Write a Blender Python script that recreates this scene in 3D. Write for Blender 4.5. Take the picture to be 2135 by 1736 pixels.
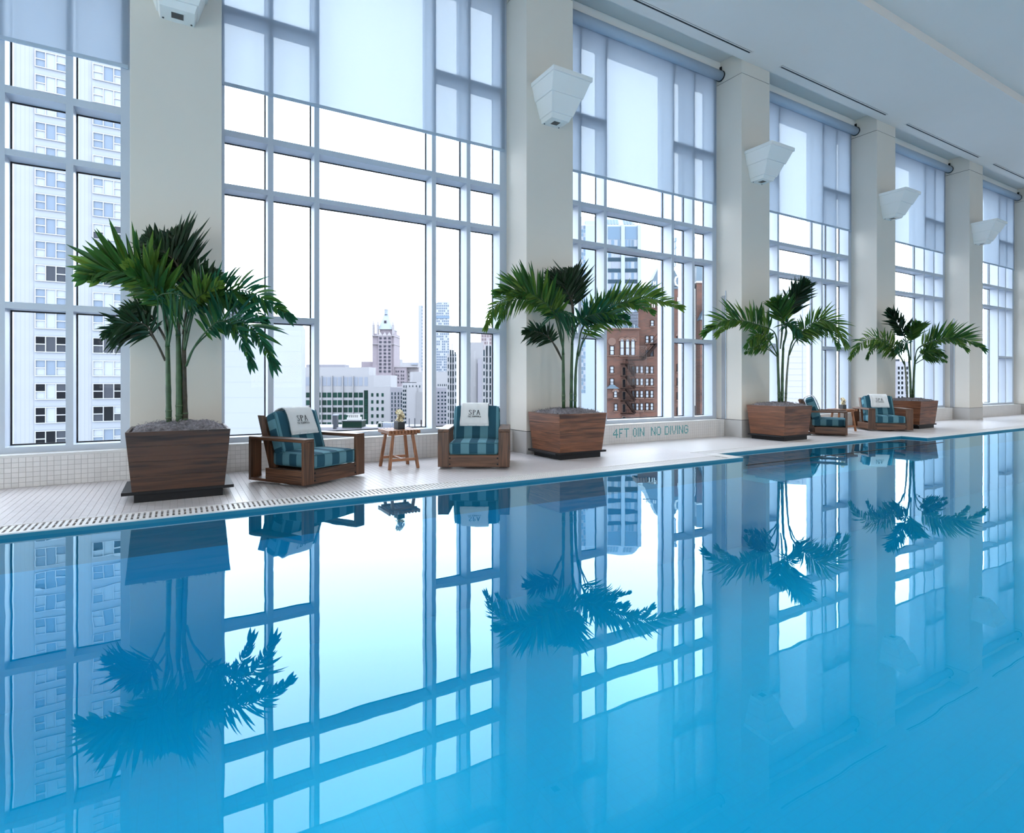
import bpy, math, random
from mathutils import Vector, Matrix
random.seed(7)
for o in list(bpy.data.objects): bpy.data.objects.remove(o, do_unlink=True)
SC = bpy.context.scene
COL = SC.collection
# ---------------------------------------------------------------- camera (frame taken as 2135 x 1736)
FW, FH = 2135.0, 1736.0
XV, YH, CX, X2 = 3060.0, 795.0, 1067.5, 370.0      # vanishing points of the window wall, horizon, centre
FPX = math.sqrt((XV - CX) * (CX - X2))
PHI = math.atan2(XV - CX, FPX)
CP, SP = math.cos(PHI), math.sin(PHI)
CAMH = 1.15
cam_d = bpy.data.cameras.new('camera'); cam = bpy.data.objects.new('camera', cam_d); COL.objects.link(cam)
cam.location = (0, 0, CAMH); cam.rotation_euler = (math.radians(90), 0, PHI - math.radians(90))
cam_d.sensor_width = 36.0; cam_d.lens = FPX / FW * 36.0
cam_d.shift_y = -(FH / 2 - YH) / FW
cam_d.clip_end = 3000; SC.camera = cam
# ---------------------------------------------------------------- sky, exposure
world = bpy.data.worlds.new('sky'); SC.world = world; world.use_nodes = True
bg = world.node_tree.nodes['Background']
bg.inputs[0].default_value = (0.87, 0.935, 1.0, 1); bg.inputs[1].default_value = 5.8
# unseen spots added over the pool for warm fill and the palm's shadow
FILL_SPOTS = [(x, y) for x in (-3.2, 2.0, 7.5, 13.0, 18.5, 24.0) for y in (2.2, -3.5)]
for (x, y) in FILL_SPOTS:
    ld = bpy.data.lights.new('fill_spot', 'SPOT'); ld.shadow_soft_size = 0.12; ld.energy = 170 if x < 0 else 130 if x < 5 else 380; ld.color = (1.0, 0.90, 0.78)
    ld.spot_size = math.radians(122); ld.spot_blend = 0.5
    lo = bpy.data.objects.new('fill_spot', ld); COL.objects.link(lo); lo.location = (x, y, 7.88)
SC.view_settings.view_transform = 'Standard'; SC.view_settings.look = 'None'
SC.view_settings.exposure = 0.22; SC.view_settings.gamma = 1.0; SC.view_settings.use_curve_mapping = False

# ---------------------------------------------------------------- helpers
def ray(x, y):
    a = (x - CX) / FPX
    return (CP + a * SP, SP - a * CP, (YH - y) / FPX)
def onY(x, y, Y):
    d = ray(x, y); t = Y / d[1]; return Vector((d[0] * t, Y, CAMH + d[2] * t))
def atD(x, y, D):
    d = ray(x, y); return Vector((d[0] * D, d[1] * D, CAMH + d[2] * D))

def box_geo(x0, x1, y0, y1, z0, z1):
    v = [(x0,y0,z0),(x1,y0,z0),(x1,y1,z0),(x0,y1,z0),(x0,y0,z1),(x1,y0,z1),(x1,y1,z1),(x0,y1,z1)]
    f = [(0,3,2,1),(4,5,6,7),(0,1,5,4),(1,2,6,5),(2,3,7,6),(3,0,4,7)]
    return v, f
class MB:
    def __init__(s): s.v = []; s.f = []
    def add(s, v, f):
        n = len(s.v); s.v += [tuple(p) for p in v]; s.f += [tuple(i + n for i in q) for q in f]; return s
    def box(s, x0, x1, y0, y1, z0, z1): return s.add(*box_geo(x0, x1, y0, y1, z0, z1))
    def hexa(s, bottom, top):
        return s.add(list(bottom) + list(top), [(3,2,1,0),(4,5,6,7),(0,1,5,4),(1,2,6,5),(2,3,7,6),(3,0,4,7)])
    def beam(s, a, b, w, h, up=(0,0,1)):
        a = Vector(a); b = Vector(b); d = (b - a).normalized(); up = Vector(up)
        sx = d.cross(up)
        if sx.length < 1e-5: sx = d.cross(Vector((1,0,0)))
        sx.normalize(); u = sx.cross(d)
        q = [(-w/2,-h/2),(w/2,-h/2),(w/2,h/2),(-w/2,h/2)]
        return s.hexa([a + sx*p + u*r for p, r in q], [b + sx*p + u*r for p, r in q])
    def tube(s, pts, rad, n=8, cap=True):
        pts = [Vector(p) for p in pts]; m = len(pts)
        if not isinstance(rad, (list, tuple)): rad = [rad] * m
        n0 = len(s.v); ref = Vector((0.3, 0.2, 1)).normalized()
        for i, p in enumerate(pts):
            t = (pts[min(i+1, m-1)] - pts[max(i-1, 0)]).normalized()
            sx = t.cross(ref)
            if sx.length < 1e-3: sx = t.cross(Vector((1,0,0)))
            sx.normalize(); u = sx.cross(t)
            for k in range(n):
                a = 2*math.pi*k/n
                s.v.append(tuple(p + (sx*math.cos(a) + u*math.sin(a))*rad[i]))
        for i in range(m-1):
            for k in range(n):
                a = n0+i*n+k; b = n0+i*n+(k+1)%n
                s.f.append((a, b, b+n, a+n))
        if cap:
            s.f.append(tuple(n0+k for k in range(n))[::-1]); s.f.append(tuple(n0+(m-1)*n+k for k in range(n)))
        return s
    def mesh(s, name):
        me = bpy.data.meshes.new(name); me.from_pydata(s.v, [], s.f); return me
    def build(s, name, mat, parent=None, smooth=False, bevel=0, seg=2):
        return obj(name, s.mesh(name), mat, parent, smooth, bevel, seg)
def obj(name, me, mat, parent=None, smooth=False, bevel=0, seg=2):
    if mat is not None and not me.materials: me.materials.append(mat)
    o = bpy.data.objects.new(name, me); COL.objects.link(o)
    if parent is not None: o.parent = parent
    if smooth: me.shade_smooth()
    if bevel:
        m = o.modifiers.new('bevel', 'BEVEL'); m.width = bevel; m.segments = seg; m.limit_method = 'ANGLE'; m.angle_limit = 0.6
    return o
def tag(o, label=None, cat=None, group=None, kind=None):
    if label: o['label'] = label
    if cat: o['category'] = cat
    if group: o['group'] = group
    if kind: o['kind'] = kind
    return o
def empty(name, loc=(0,0,0), rz=0.0):
    o = bpy.data.objects.new(name, None); COL.objects.link(o); o.location = loc; o.rotation_euler = (0, 0, rz)
    o.empty_display_size = 0.1; return o
def box(name, mat, parent, x0, x1, y0, y1, z0, z1, bevel=0):
    return MB().box(x0, x1, y0, y1, z0, z1).build(name, mat, parent, bevel=bevel)
def copy_tree(o, parent=None):
    c = o.copy(); COL.objects.link(c); c.parent = parent
    for ch in list(o.children): copy_tree(ch, c)
    return c

# ---------------------------------------------------------------- materials
MATS = {}
TONE = 1.0      # reflectance scale while a family of materials is defined
def new_mat(name):
    m = bpy.data.materials.new(name); m.use_nodes = True; nt = m.node_tree; MATS[name] = m
    return m, nt, nt.nodes, nt.links, nt.nodes['Principled BSDF']
def plain(name, col, rough=0.5, spec=0.5, metal=0.0, bump=0.0, bscale=40.0, var=0.0, vscale=3.0, objvar=0.0):
    col = tuple(c * TONE for c in col)
    m, nt, N, L, p = new_mat(name)
    p.inputs['Base Color'].default_value = (*col, 1); p.inputs['Roughness'].default_value = rough
    p.inputs['Specular IOR Level'].default_value = spec; p.inputs['Metallic'].default_value = metal
    src = None
    if var or bump or objvar:
        tc = N.new('ShaderNodeTexCoord')
    if var:
        nz = N.new('ShaderNodeTexNoise'); nz.inputs['Scale'].default_value = vscale; nz.inputs['Detail'].default_value = 5
        L.new(tc.outputs['Object'], nz.inputs['Vector'])
        mp = N.new('ShaderNodeMapRange'); mp.inputs[1].default_value = 0.3; mp.inputs[2].default_value = 0.7
        mp.inputs[3].default_value = 1 - var; mp.inputs[4].default_value = 1 + var; L.new(nz.outputs['Fac'], mp.inputs[0]); src = mp.outputs[0]
    if objvar:
        oi = N.new('ShaderNodeObjectInfo'); m2 = N.new('ShaderNodeMapRange')
        m2.inputs[3].default_value = 1 - objvar; m2.inputs[4].default_value = 1 + objvar; L.new(oi.outputs['Random'], m2.inputs[0])
        if src is not None:
            mu = N.new('ShaderNodeMath'); mu.operation = 'MULTIPLY'; L.new(src, mu.inputs[0]); L.new(m2.outputs[0], mu.inputs[1]); src = mu.outputs[0]
        else: src = m2.outputs[0]
    if src is not None:
        vm = N.new('ShaderNodeVectorMath'); vm.operation = 'SCALE'; vm.inputs[0].default_value = col
        L.new(src, vm.inputs['Scale']); L.new(vm.outputs[0], p.inputs['Base Color'])
    if bump:
        n2 = N.new('ShaderNodeTexNoise'); n2.inputs['Scale'].default_value = bscale; n2.inputs['Detail'].default_value = 6
        L.new(tc.outputs['Object'], n2.inputs['Vector'])
        b = N.new('ShaderNodeBump'); b.inputs['Strength'].default_value = bump; b.inputs['Distance'].default_value = 0.01
        L.new(n2.outputs['Fac'], b.inputs['Height']); L.new(b.outputs[0], p.inputs['Normal'])
    return m
def wood(name, dark, light, axis, rough=0.42, scale=1.0):
    m, nt, N, L, p = new_mat(name)
    tc = N.new('ShaderNodeTexCoord'); mp = N.new('ShaderNodeMapping'); oi = N.new('ShaderNodeObjectInfo')
    sc = [16*scale]*3; sc[axis] = 1.1*scale; mp.inputs['Scale'].default_value = sc
    ad = N.new('ShaderNodeVectorMath'); ad.operation = 'ADD'
    s2 = N.new('ShaderNodeVectorMath'); s2.operation = 'SCALE'; s2.inputs[0].default_value = (3.1, 5.7, 9.3)
    L.new(oi.outputs['Random'], s2.inputs['Scale']); L.new(tc.outputs['Object'], ad.inputs[0]); L.new(s2.outputs[0], ad.inputs[1])
    L.new(ad.outputs[0], mp.inputs['Vector'])
    n1 = N.new('ShaderNodeTexNoise'); n1.inputs['Scale'].default_value = 1.0; n1.inputs['Detail'].default_value = 7; n1.inputs['Distortion'].default_value = 1.4
    L.new(mp.outputs[0], n1.inputs['Vector'])
    wv = N.new('ShaderNodeTexWave'); wv.inputs['Scale'].default_value = 0.9; wv.inputs['Distortion'].default_value = 9; wv.inputs['Detail'].default_value = 3
    wv.bands_direction = 'XYZ'[(axis+1) % 3] if axis != 1 else 'Z'
    L.new(mp.outputs[0], wv.inputs['Vector'])
    mx = N.new('ShaderNodeMath'); mx.operation = 'MULTIPLY_ADD'; mx.inputs[1].default_value = 0.28
    L.new(wv.outputs['Fac'], mx.inputs[0]); L.new(n1.outputs['Fac'], mx.inputs[2])
    cr = N.new('ShaderNodeValToRGB'); e = cr.color_ramp.elements
    e[0].position = 0.38; e[0].color = (*dark, 1); e[1].position = 0.85; e[1].color = (*light, 1)
    L.new(mx.outputs[0], cr.inputs['Fac']); L.new(cr.outputs['Color'], p.inputs['Base Color'])
    p.inputs['Roughness'].default_value = rough
    b = N.new('ShaderNodeBump'); b.inputs['Strength'].default_value = 0.12; b.inputs['Distance'].default_value = 0.004
    L.new(n1.outputs['Fac'], b.inputs['Height']); L.new(b.outputs[0], p.inputs['Normal'])
    return m
def grid_mat(name, tile, grout, pitch, axes, joint=0.06, rough=0.35):
    """square tiles laid in straight rows: axes = the two object axes of the face (or 'box' for any axis-aligned face)"""
    m, nt, N, L, p = new_mat(name)
    tc = N.new('ShaderNodeTexCoord'); sep = N.new('ShaderNodeSeparateXYZ'); L.new(tc.outputs['Object'], sep.inputs[0])
    outs = []
    for a in axes:
        d = N.new('ShaderNodeMath'); d.operation = 'DIVIDE'; d.inputs[1].default_value = pitch; L.new(sep.outputs['XYZ'.index(a)], d.inputs[0])
        fr = N.new('ShaderNodeMath'); fr.operation = 'FRACT'; L.new(d.outputs[0], fr.inputs[0])
        g = N.new('ShaderNodeMath'); g.operation = 'LESS_THAN'; g.inputs[1].default_value = joint; L.new(fr.outputs[0], g.inputs[0])
        outs.append(g.outputs[0])
    mx = outs[0]
    for q in outs[1:]:
        k = N.new('ShaderNodeMath'); k.operation = 'MAXIMUM'; L.new(mx, k.inputs[0]); L.new(q, k.inputs[1]); mx = k.outputs[0]
    mix = N.new('ShaderNodeMix'); mix.data_type = 'RGBA'; L.new(mx, mix.inputs['Factor'])
    mix.inputs[6].default_value = (*tile, 1); mix.inputs[7].default_value = (*grout, 1)
    L.new(mix.outputs[2], p.inputs['Base Color']); p.inputs['Roughness'].default_value = rough
    return m

plain('paint', (0.71, 0.66, 0.59), 0.75, 0.2, var=0.02, vscale=0.7)
plain('ceiling_paint', (0.80, 0.735, 0.68), 0.85, 0.15, var=0.015, vscale=0.5)
plain('joint_dark', (0.05, 0.05, 0.05), 0.8)
plain('tile_white', (0.74, 0.72, 0.71), 0.3, 0.5, objvar=0.05, var=0.03, vscale=6)
plain('grout', (0.50, 0.48, 0.47), 0.9)
plain('stone_white', (0.68, 0.67, 0.66), 0.4)
plain('deck_tile', (0.62, 0.58, 0.59), 0.32, 0.5, objvar=0.05, var=0.05, vscale=1.2)
grid_mat('deck_far', (0.63, 0.605, 0.61), (0.50, 0.48, 0.48), 0.06, 'XY', 0.05)
grid_mat('pier_tile', (0.72, 0.69, 0.65), (0.50, 0.48, 0.46), 0.06, 'XYZ', 0.055)
grid_mat('pool_tile', (0.0, 0.38, 0.67), (0.0, 0.36, 0.635), 0.10, 'XY', 0.05)
plain('pool_wall', (0.0, 0.33, 0.59), 0.4)
plain('pool_band', (0.0, 0.17, 0.27), 0.3)
plain('teal_tile', (0.10, 0.36, 0.38), 0.35, objvar=0.05)
plain('black_rubber', (0.008, 0.008, 0.01), 0.6)
plain('frame_metal', (0.52, 0.575, 0.66), 0.38, 0.5, 0.0)
plain('grate_white', (0.72, 0.70, 0.70), 0.45)
plain('steel', (0.30, 0.30, 0.31), 0.5)
plain('lamp_white', (0.82, 0.81, 0.78), 0.55)
plain('lamp_glass', (0.05, 0.05, 0.055), 0.25)
plain('black_paint', (0.012, 0.012, 0.014), 0.5, 0.25)
plain('moss', (0.20, 0.185, 0.20), 0.95, 0.1, bump=1.0, bscale=60, var=0.5, vscale=30)
plain('moss_strand', (0.30, 0.28, 0.30), 0.9, 0.1, var=0.4, vscale=20)
plain('palm_stem', (0.028, 0.075, 0.022), 0.45, var=0.35, vscale=14)
plain('palm_stem_grey', (0.16, 0.17, 0.12), 0.6, var=0.35, vscale=14)
plain('palm_sheath', (0.08, 0.13, 0.06), 0.5, var=0.2, vscale=14)
plain('palm_husk', (0.055, 0.045, 0.03), 0.8, var=0.4, vscale=20)
plain('towel', (0.80, 0.80, 0.80), 0.95, 0.1, bump=0.5, bscale=420)
plain('print_dark', (0.03, 0.035, 0.04), 0.8)
plain('vase_black', (0.012, 0.012, 0.014), 0.3)
plain('petal_cream', (0.95, 0.84, 0.58), 0.6, objvar=0.15)
plain('petal_brown', (0.18, 0.05, 0.02), 0.7)
plain('flower_stem', (0.20, 0.12, 0.04), 0.7)
for ax, nm in enumerate('xyz'):
    wood('walnut_' + nm, (0.032, 0.013, 0.006), (0.165, 0.072, 0.036), ax)
    wood('dark_wood_' + nm, (0.022, 0.009, 0.005), (0.095, 0.040, 0.021), ax)
    wood('teak_' + nm, (0.15, 0.052, 0.020), (0.40, 0.17, 0.075), ax)
    wood('planter_wood_' + nm, (0.060, 0.019, 0.008), (0.24, 0.090, 0.042), ax, 0.38)
M = MATS
# leaf: colour varies from leaf to leaf, a little light passes through
def leaf_mat(name, c0, c1):
    m, nt, N, L, p = new_mat(name)
    oi = N.new('ShaderNodeObjectInfo'); tc = N.new('ShaderNodeTexCoord')
    mix = N.new('ShaderNodeMix'); mix.data_type = 'RGBA'; mix.inputs[6].default_value = (*c0, 1); mix.inputs[7].default_value = (*c1, 1)
    nz = N.new('ShaderNodeTexNoise'); nz.inputs['Scale'].default_value = 9; L.new(tc.outputs['Object'], nz.inputs['Vector'])
    ad = N.new('ShaderNodeMath'); ad.operation = 'MULTIPLY_ADD'; ad.inputs[1].default_value = 0.7; L.new(oi.outputs['Random'], ad.inputs[0])
    mm = N.new('ShaderNodeMath'); mm.operation = 'MULTIPLY'; mm.inputs[1].default_value = 0.35; L.new(nz.outputs['Fac'], mm.inputs[0]); L.new(mm.outputs[0], ad.inputs[2])
    L.new(ad.outputs[0], mix.inputs['Factor']); L.new(mix.outputs[2], p.inputs['Base Color'])
    p.inputs['Roughness'].default_value = 0.38; p.inputs['Specular IOR Level'].default_value = 0.4
    tr = N.new('ShaderNodeBsdfTranslucent'); L.new(mix.outputs[2], tr.inputs['Color'])
    ms = N.new('ShaderNodeMixShader'); ms.inputs['Fac'].default_value = 0.30
    L.new(p.outputs[0], ms.inputs[1]); L.new(tr.outputs[0], ms.inputs[2]); L.new(ms.outputs[0], N['Material Output'].inputs['Surface'])
leaf_mat('leaf_dark', (0.006, 0.020, 0.010), (0.020, 0.058, 0.020))  # darker green also holds the shade on fronds at the back
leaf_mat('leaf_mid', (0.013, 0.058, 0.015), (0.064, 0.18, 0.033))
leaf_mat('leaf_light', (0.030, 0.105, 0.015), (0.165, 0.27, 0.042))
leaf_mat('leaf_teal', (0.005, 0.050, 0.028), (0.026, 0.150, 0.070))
# glass
def glass_mat():
    m, nt, N, L, p = new_mat('glass'); N.remove(p)
    t = N.new('ShaderNodeBsdfTransparent'); t.inputs['Color'].default_value = (0.95, 0.975, 1.0, 1)
    g = N.new('ShaderNodeBsdfGlossy'); g.inputs['Roughness'].default_value = 0.0
    lw = N.new('ShaderNodeLayerWeight'); lw.inputs['Blend'].default_value = 0.5
    pw = N.new('ShaderNodeMath'); pw.operation = 'POWER'; pw.inputs[1].default_value = 5; L.new(lw.outputs['Facing'], pw.inputs[0])
    fr = N.new('ShaderNodeMath'); fr.operation = 'MULTIPLY_ADD'; fr.inputs[1].default_value = 0.4; fr.inputs[2].default_value = 0.004; L.new(pw.outputs[0], fr.inputs[0])
    ms = N.new('ShaderNodeMixShader'); L.new(fr.outputs[0], ms.inputs['Fac']); L.new(t.outputs[0], ms.inputs[1]); L.new(g.outputs[0], ms.inputs[2])
    L.new(ms.outputs[0], N['Material Output'].inputs['Surface'])
glass_mat()
# roller-blind cloth: open weave, part see-through, part glowing with the daylight behind
def shade_mat():
    m, nt, N, L, p = new_mat('shade_cloth'); N.remove(p)
    t = N.new('ShaderNodeBsdfTransparent'); t.inputs['Color'].default_value = (0.92, 0.97, 1.0, 1)
    tr = N.new('ShaderNodeBsdfTranslucent'); df = N.new('ShaderNodeBsdfDiffuse')
    tr.inputs['Color'].default_value = (0.32, 0.385, 0.465, 1); df.inputs['Color'].default_value = (0.48, 0.55, 0.65, 1)
    tc = N.new('ShaderNodeTexCoord'); mp = N.new('ShaderNodeMapping'); mp.inputs['Scale'].default_value = (2.0, 1.0, 60.0)
    nz = N.new('ShaderNodeTexNoise'); nz.inputs['Scale'].default_value = 3.0; nz.inputs['Detail'].default_value = 4
    L.new(tc.outputs['Object'], mp.inputs[0]); L.new(mp.outputs[0], nz.inputs['Vector'])
    mr = N.new('ShaderNodeMapRange'); mr.inputs[3].default_value = 0.92; mr.inputs[4].default_value = 0.955; L.new(nz.outputs['Fac'], mr.inputs[0])
    a = N.new('ShaderNodeMixShader'); a.inputs['Fac'].default_value = 0.5; L.new(tr.outputs[0], a.inputs[1]); L.new(df.outputs[0], a.inputs[2])
    b = N.new('ShaderNodeMixShader'); L.new(mr.outputs[0], b.inputs['Fac']); L.new(t.outputs[0], b.inputs[1]); L.new(a.outputs[0], b.inputs[2])
    L.new(b.outputs[0], N['Material Output'].inputs['Surface'])
shade_mat()
plain('shade_tube', (0.40, 0.49, 0.60), 0.7)
# water: mirror at grazing angles, clear above the blue basin
def water_mat():
    m, nt, N, L, p = new_mat('water'); N.remove(p)
    t = N.new('ShaderNodeBsdfTransparent'); t.inputs['Color'].default_value = (0.35, 0.95, 1.0, 1)
    g = N.new('ShaderNodeBsdfGlossy'); g.inputs['Roughness'].default_value = 0.0; g.inputs['Color'].default_value = (0.66, 0.91, 1, 1)
    lw = N.new('ShaderNodeLayerWeight'); lw.inputs['Blend'].default_value = 0.5
    tc = N.new('ShaderNodeTexCoord')
    nz = N.new('ShaderNodeTexNoise'); nz.inputs['Scale'].default_value = 2.2; nz.inputs['Detail'].default_value = 2
    L.new(tc.outputs['Object'], nz.inputs['Vector'])
    bp = N.new('ShaderNodeBump'); bp.inputs['Strength'].default_value = 0.05; bp.inputs['Distance'].default_value = 0.015
    L.new(nz.outputs['Fac'], bp.inputs['Height'])
    L.new(bp.outputs[0], lw.inputs['Normal']); L.new(bp.outputs[0], g.inputs['Normal'])
    pw = N.new('ShaderNodeMath'); pw.operation = 'POWER'; pw.inputs[1].default_value = 3.4; L.new(lw.outputs['Facing'], pw.inputs[0])
    mu = N.new('ShaderNodeMath'); mu.operation = 'MULTIPLY_ADD'; mu.inputs[1].default_value = 0.90; mu.inputs[2].default_value = 0.008; mu.use_clamp = True; L.new(pw.outputs[0], mu.inputs[0])
    ms = N.new('ShaderNodeMixShader'); L.new(mu.outputs[0], ms.inputs['Fac']); L.new(t.outputs[0], ms.inputs[1]); L.new(g.outputs[0], ms.inputs[2])
    L.new(ms.outputs[0], N['Material Output'].inputs['Surface'])
water_mat()
# striped outdoor fabric (stripes run up the cushion and over its edge)
def stripe_mat(name, a, b, pitch, off, side_rule=False):
    m, nt, N, L, p = new_mat(name)
    tc = N.new('ShaderNodeTexCoord'); sep = N.new('ShaderNodeSeparateXYZ'); L.new(tc.outputs['Object'], sep.inputs[0])
    def sw(out):
        d = N.new('ShaderNodeMath'); d.operation = 'MULTIPLY_ADD'; d.inputs[1].default_value = 1/pitch; d.inputs[2].default_value = off; L.new(out, d.inputs[0])
        fr = N.new('ShaderNodeMath'); fr.operation = 'FRACT'; L.new(d.outputs[0], fr.inputs[0])
        g = N.new('ShaderNodeMath'); g.operation = 'LESS_THAN'; g.inputs[1].default_value = 0.5; L.new(fr.outputs[0], g.inputs[0]); return g.outputs[0]
    f = sw(sep.outputs[0])
    # boxing strip at the sides of the cushion is striped along the side
    ge = N.new('ShaderNodeNewGeometry'); vt = N.new('ShaderNodeVectorTransform'); vt.vector_type = 'NORMAL'; vt.convert_from = 'WORLD'; vt.convert_to = 'OBJECT'
    L.new(ge.outputs['True Normal'], vt.inputs[0]); s2 = N.new('ShaderNodeSeparateXYZ'); L.new(vt.outputs[0], s2.inputs[0])
    ab = N.new('ShaderNodeMath'); ab.operation = 'ABSOLUTE'; L.new(s2.outputs[0], ab.inputs[0])
    gt = N.new('ShaderNodeMath'); gt.operation = 'GREATER_THAN'; gt.inputs[1].default_value = 0.8; L.new(ab.outputs[0], gt.inputs[0])
    fs = sw(sep.outputs[1 if not side_rule else 2])
    mx = N.new('ShaderNodeMix'); L.new(gt.outputs[0], mx.inputs['Factor']); L.new(f, mx.inputs[2]); L.new(fs, mx.inputs[3])
    mix = N.new('ShaderNodeMix'); mix.data_type = 'RGBA'; L.new(mx.outputs[0], mix.inputs['Factor'])
    mix.inputs[6].default_value = (*a, 1); mix.inputs[7].default_value = (*b, 1)
    L.new(mix.outputs[2], p.inputs['Base Color']); p.inputs['Roughness'].default_value = 0.85; p.inputs['Specular IOR Level'].default_value = 0.15
    nz = N.new('ShaderNodeTexNoise'); nz.inputs['Scale'].default_value = 300; L.new(tc.outputs['Object'], nz.inputs['Vector'])
    bp = N.new('ShaderNodeBump'); bp.inputs['Strength'].default_value = 0.25; bp.inputs['Distance'].default_value = 0.002
    L.new(nz.outputs['Fac'], bp.inputs['Height']); L.new(bp.outputs[0], p.inputs['Normal'])
stripe_mat('stripe_seat', (0.115, 0.255, 0.31), (0.024, 0.085, 0.125), 0.222, 0.27)
stripe_mat('stripe_back', (0.105, 0.245, 0.30), (0.022, 0.082, 0.12), 0.222, 0.27, True)
plain('piping', (0.05, 0.16, 0.20), 0.8)
# city: pale lavender wall colours stand in for haze
TONE = 0.59
plain('tower_wall', (0.285, 0.30, 0.335), 0.8, var=0.03, vscale=0.5)
def ribbed(name, col, col2, pitch):
    m, nt, N, L, p = new_mat(name); tc = N.new('ShaderNodeTexCoord'); sep = N.new('ShaderNodeSeparateXYZ'); L.new(tc.outputs['Object'], sep.inputs[0])
    d = N.new('ShaderNodeMath'); d.operation = 'DIVIDE'; d.inputs[1].default_value = pitch; L.new(sep.outputs[0], d.inputs[0])
    fr = N.new('ShaderNodeMath'); fr.operation = 'FRACT'; L.new(d.outputs[0], fr.inputs[0])
    g = N.new('ShaderNodeMath'); g.operation = 'LESS_THAN'; g.inputs[1].default_value = 0.2; L.new(fr.outputs[0], g.inputs[0])
    mix = N.new('ShaderNodeMix'); mix.data_type = 'RGBA'; L.new(g.outputs[0], mix.inputs['Factor']); mix.inputs[6].default_value = (*col, 1); mix.inputs[7].default_value = (*col2, 1)
    L.new(mix.outputs[2], p.inputs['Base Color']); p.inputs['Roughness'].default_value = 0.8
ribbed('tower_rib', (0.158, 0.168, 0.187), (0.139, 0.149, 0.168), 0.42)
plain('spandrel', (0.24, 0.265, 0.315), 0.7)
plain('curtain_pane', (0.27, 0.30, 0.35), 0.5)
plain('blue_pane', (0.17, 0.215, 0.285), 0.3, 0.1)
plain('grey_pane', (0.045, 0.052, 0.068), 0.3, 0.1)
plain('dark_pane', (0.006, 0.008, 0.012), 0.3, 0.06)
plain('pane_frame', (0.33, 0.35, 0.40), 0.6)
plain('blank_wall', (0.265, 0.285, 0.34), 0.8, var=0.02, vscale=0.15)
plain('office_wall', (0.32, 0.32, 0.345), 0.8)
plain('office_green', (0.006, 0.035, 0.028), 0.3, 0.08, objvar=0.4)
plain('louver', (0.22, 0.25, 0.32), 0.6)
plain('gothic_wall', (0.235, 0.20, 0.235), 0.8, var=0.06, vscale=0.4)
plain('gothic_trim', (0.31, 0.29, 0.315), 0.8)
plain('gothic_roof', (0.26, 0.30, 0.37), 0.7)
plain('gothic_pane', (0.045, 0.047, 0.065), 0.4, 0.05)
plain('deco_wall', (0.33, 0.33, 0.355), 0.8)
plain('deco_pane', (0.015, 0.032, 0.045), 0.4, 0.06, objvar=0.3)
plain('lilac_wall', (0.24, 0.235, 0.275), 0.8)
plain('concrete', (0.25, 0.25, 0.27), 0.85, var=0.05, vscale=0.3)
plain('pink_wall', (0.26, 0.215, 0.24), 0.8)
plain('steel_blue', (0.10, 0.17, 0.27), 0.2)
plain('bt_white', (0.27, 0.33, 0.41), 0.6)
plain('bt_glass', (0.055, 0.115, 0.19), 0.12, objvar=0.2)
plain('bt_dark', (0.02, 0.045, 0.07), 0.3, 0.1, objvar=0.2)
plain('bt_pale', (0.19, 0.215, 0.27), 0.4, objvar=0.15)
plain('slate_blue', (0.045, 0.085, 0.125), 0.5, var=0.15, vscale=1.5)
plain('stone_trim', (0.10, 0.052, 0.038), 0.8)
plain('fire_steel', (0.016, 0.009, 0.008), 0.7, 0.05)
plain('sign_white', (0.42, 0.42, 0.42), 0.6)
plain('dark_green', (0.006, 0.022, 0.016), 0.6, 0.05)
plain('asphalt', (0.10, 0.10, 0.105), 0.9)
def brick_mat():
    m, nt, N, L, p = new_mat('brick'); tc = N.new('ShaderNodeTexCoord'); mp = N.new('ShaderNodeMapping'); mp.inputs['Rotation'].default_value = (math.radians(90), 0, 0)
    L.new(tc.outputs['Object'], mp.inputs[0])
    b = N.new('ShaderNodeTexBrick'); L.new(mp.outputs[0], b.inputs['Vector'])
    b.inputs['Color1'].default_value = (0.060, 0.022, 0.0135, 1); b.inputs['Color2'].default_value = (0.034, 0.0145, 0.0105, 1); b.inputs['Mortar'].default_value = (0.046, 0.0275, 0.022, 1)
    b.inputs['Scale'].default_value = 1.0; b.inputs['Brick Width'].default_value = 0.42; b.inputs['Row Height'].default_value = 0.15; b.inputs['Mortar Size'].default_value = 0.012
    nz = N.new('ShaderNodeTexNoise'); nz.inputs['Scale'].default_value = 0.5; nz.inputs['Detail'].default_value = 5; L.new(tc.outputs['Object'], nz.inputs['Vector'])
    mr = N.new('ShaderNodeMapRange'); mr.inputs[1].default_value = 0.3; mr.inputs[2].default_value = 0.7; mr.inputs[3].default_value = 0.75; mr.inputs[4].default_value = 1.25; L.new(nz.outputs['Fac'], mr.inputs[0])
    vm = N.new('ShaderNodeVectorMath'); vm.operation = 'SCALE'; L.new(b.outputs['Color'], vm.inputs[0]); L.new(mr.outputs[0], vm.inputs['Scale'])
    L.new(vm.outputs[0], p.inputs['Base Color']); p.inputs['Roughness'].default_value = 0.9
brick_mat()
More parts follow.
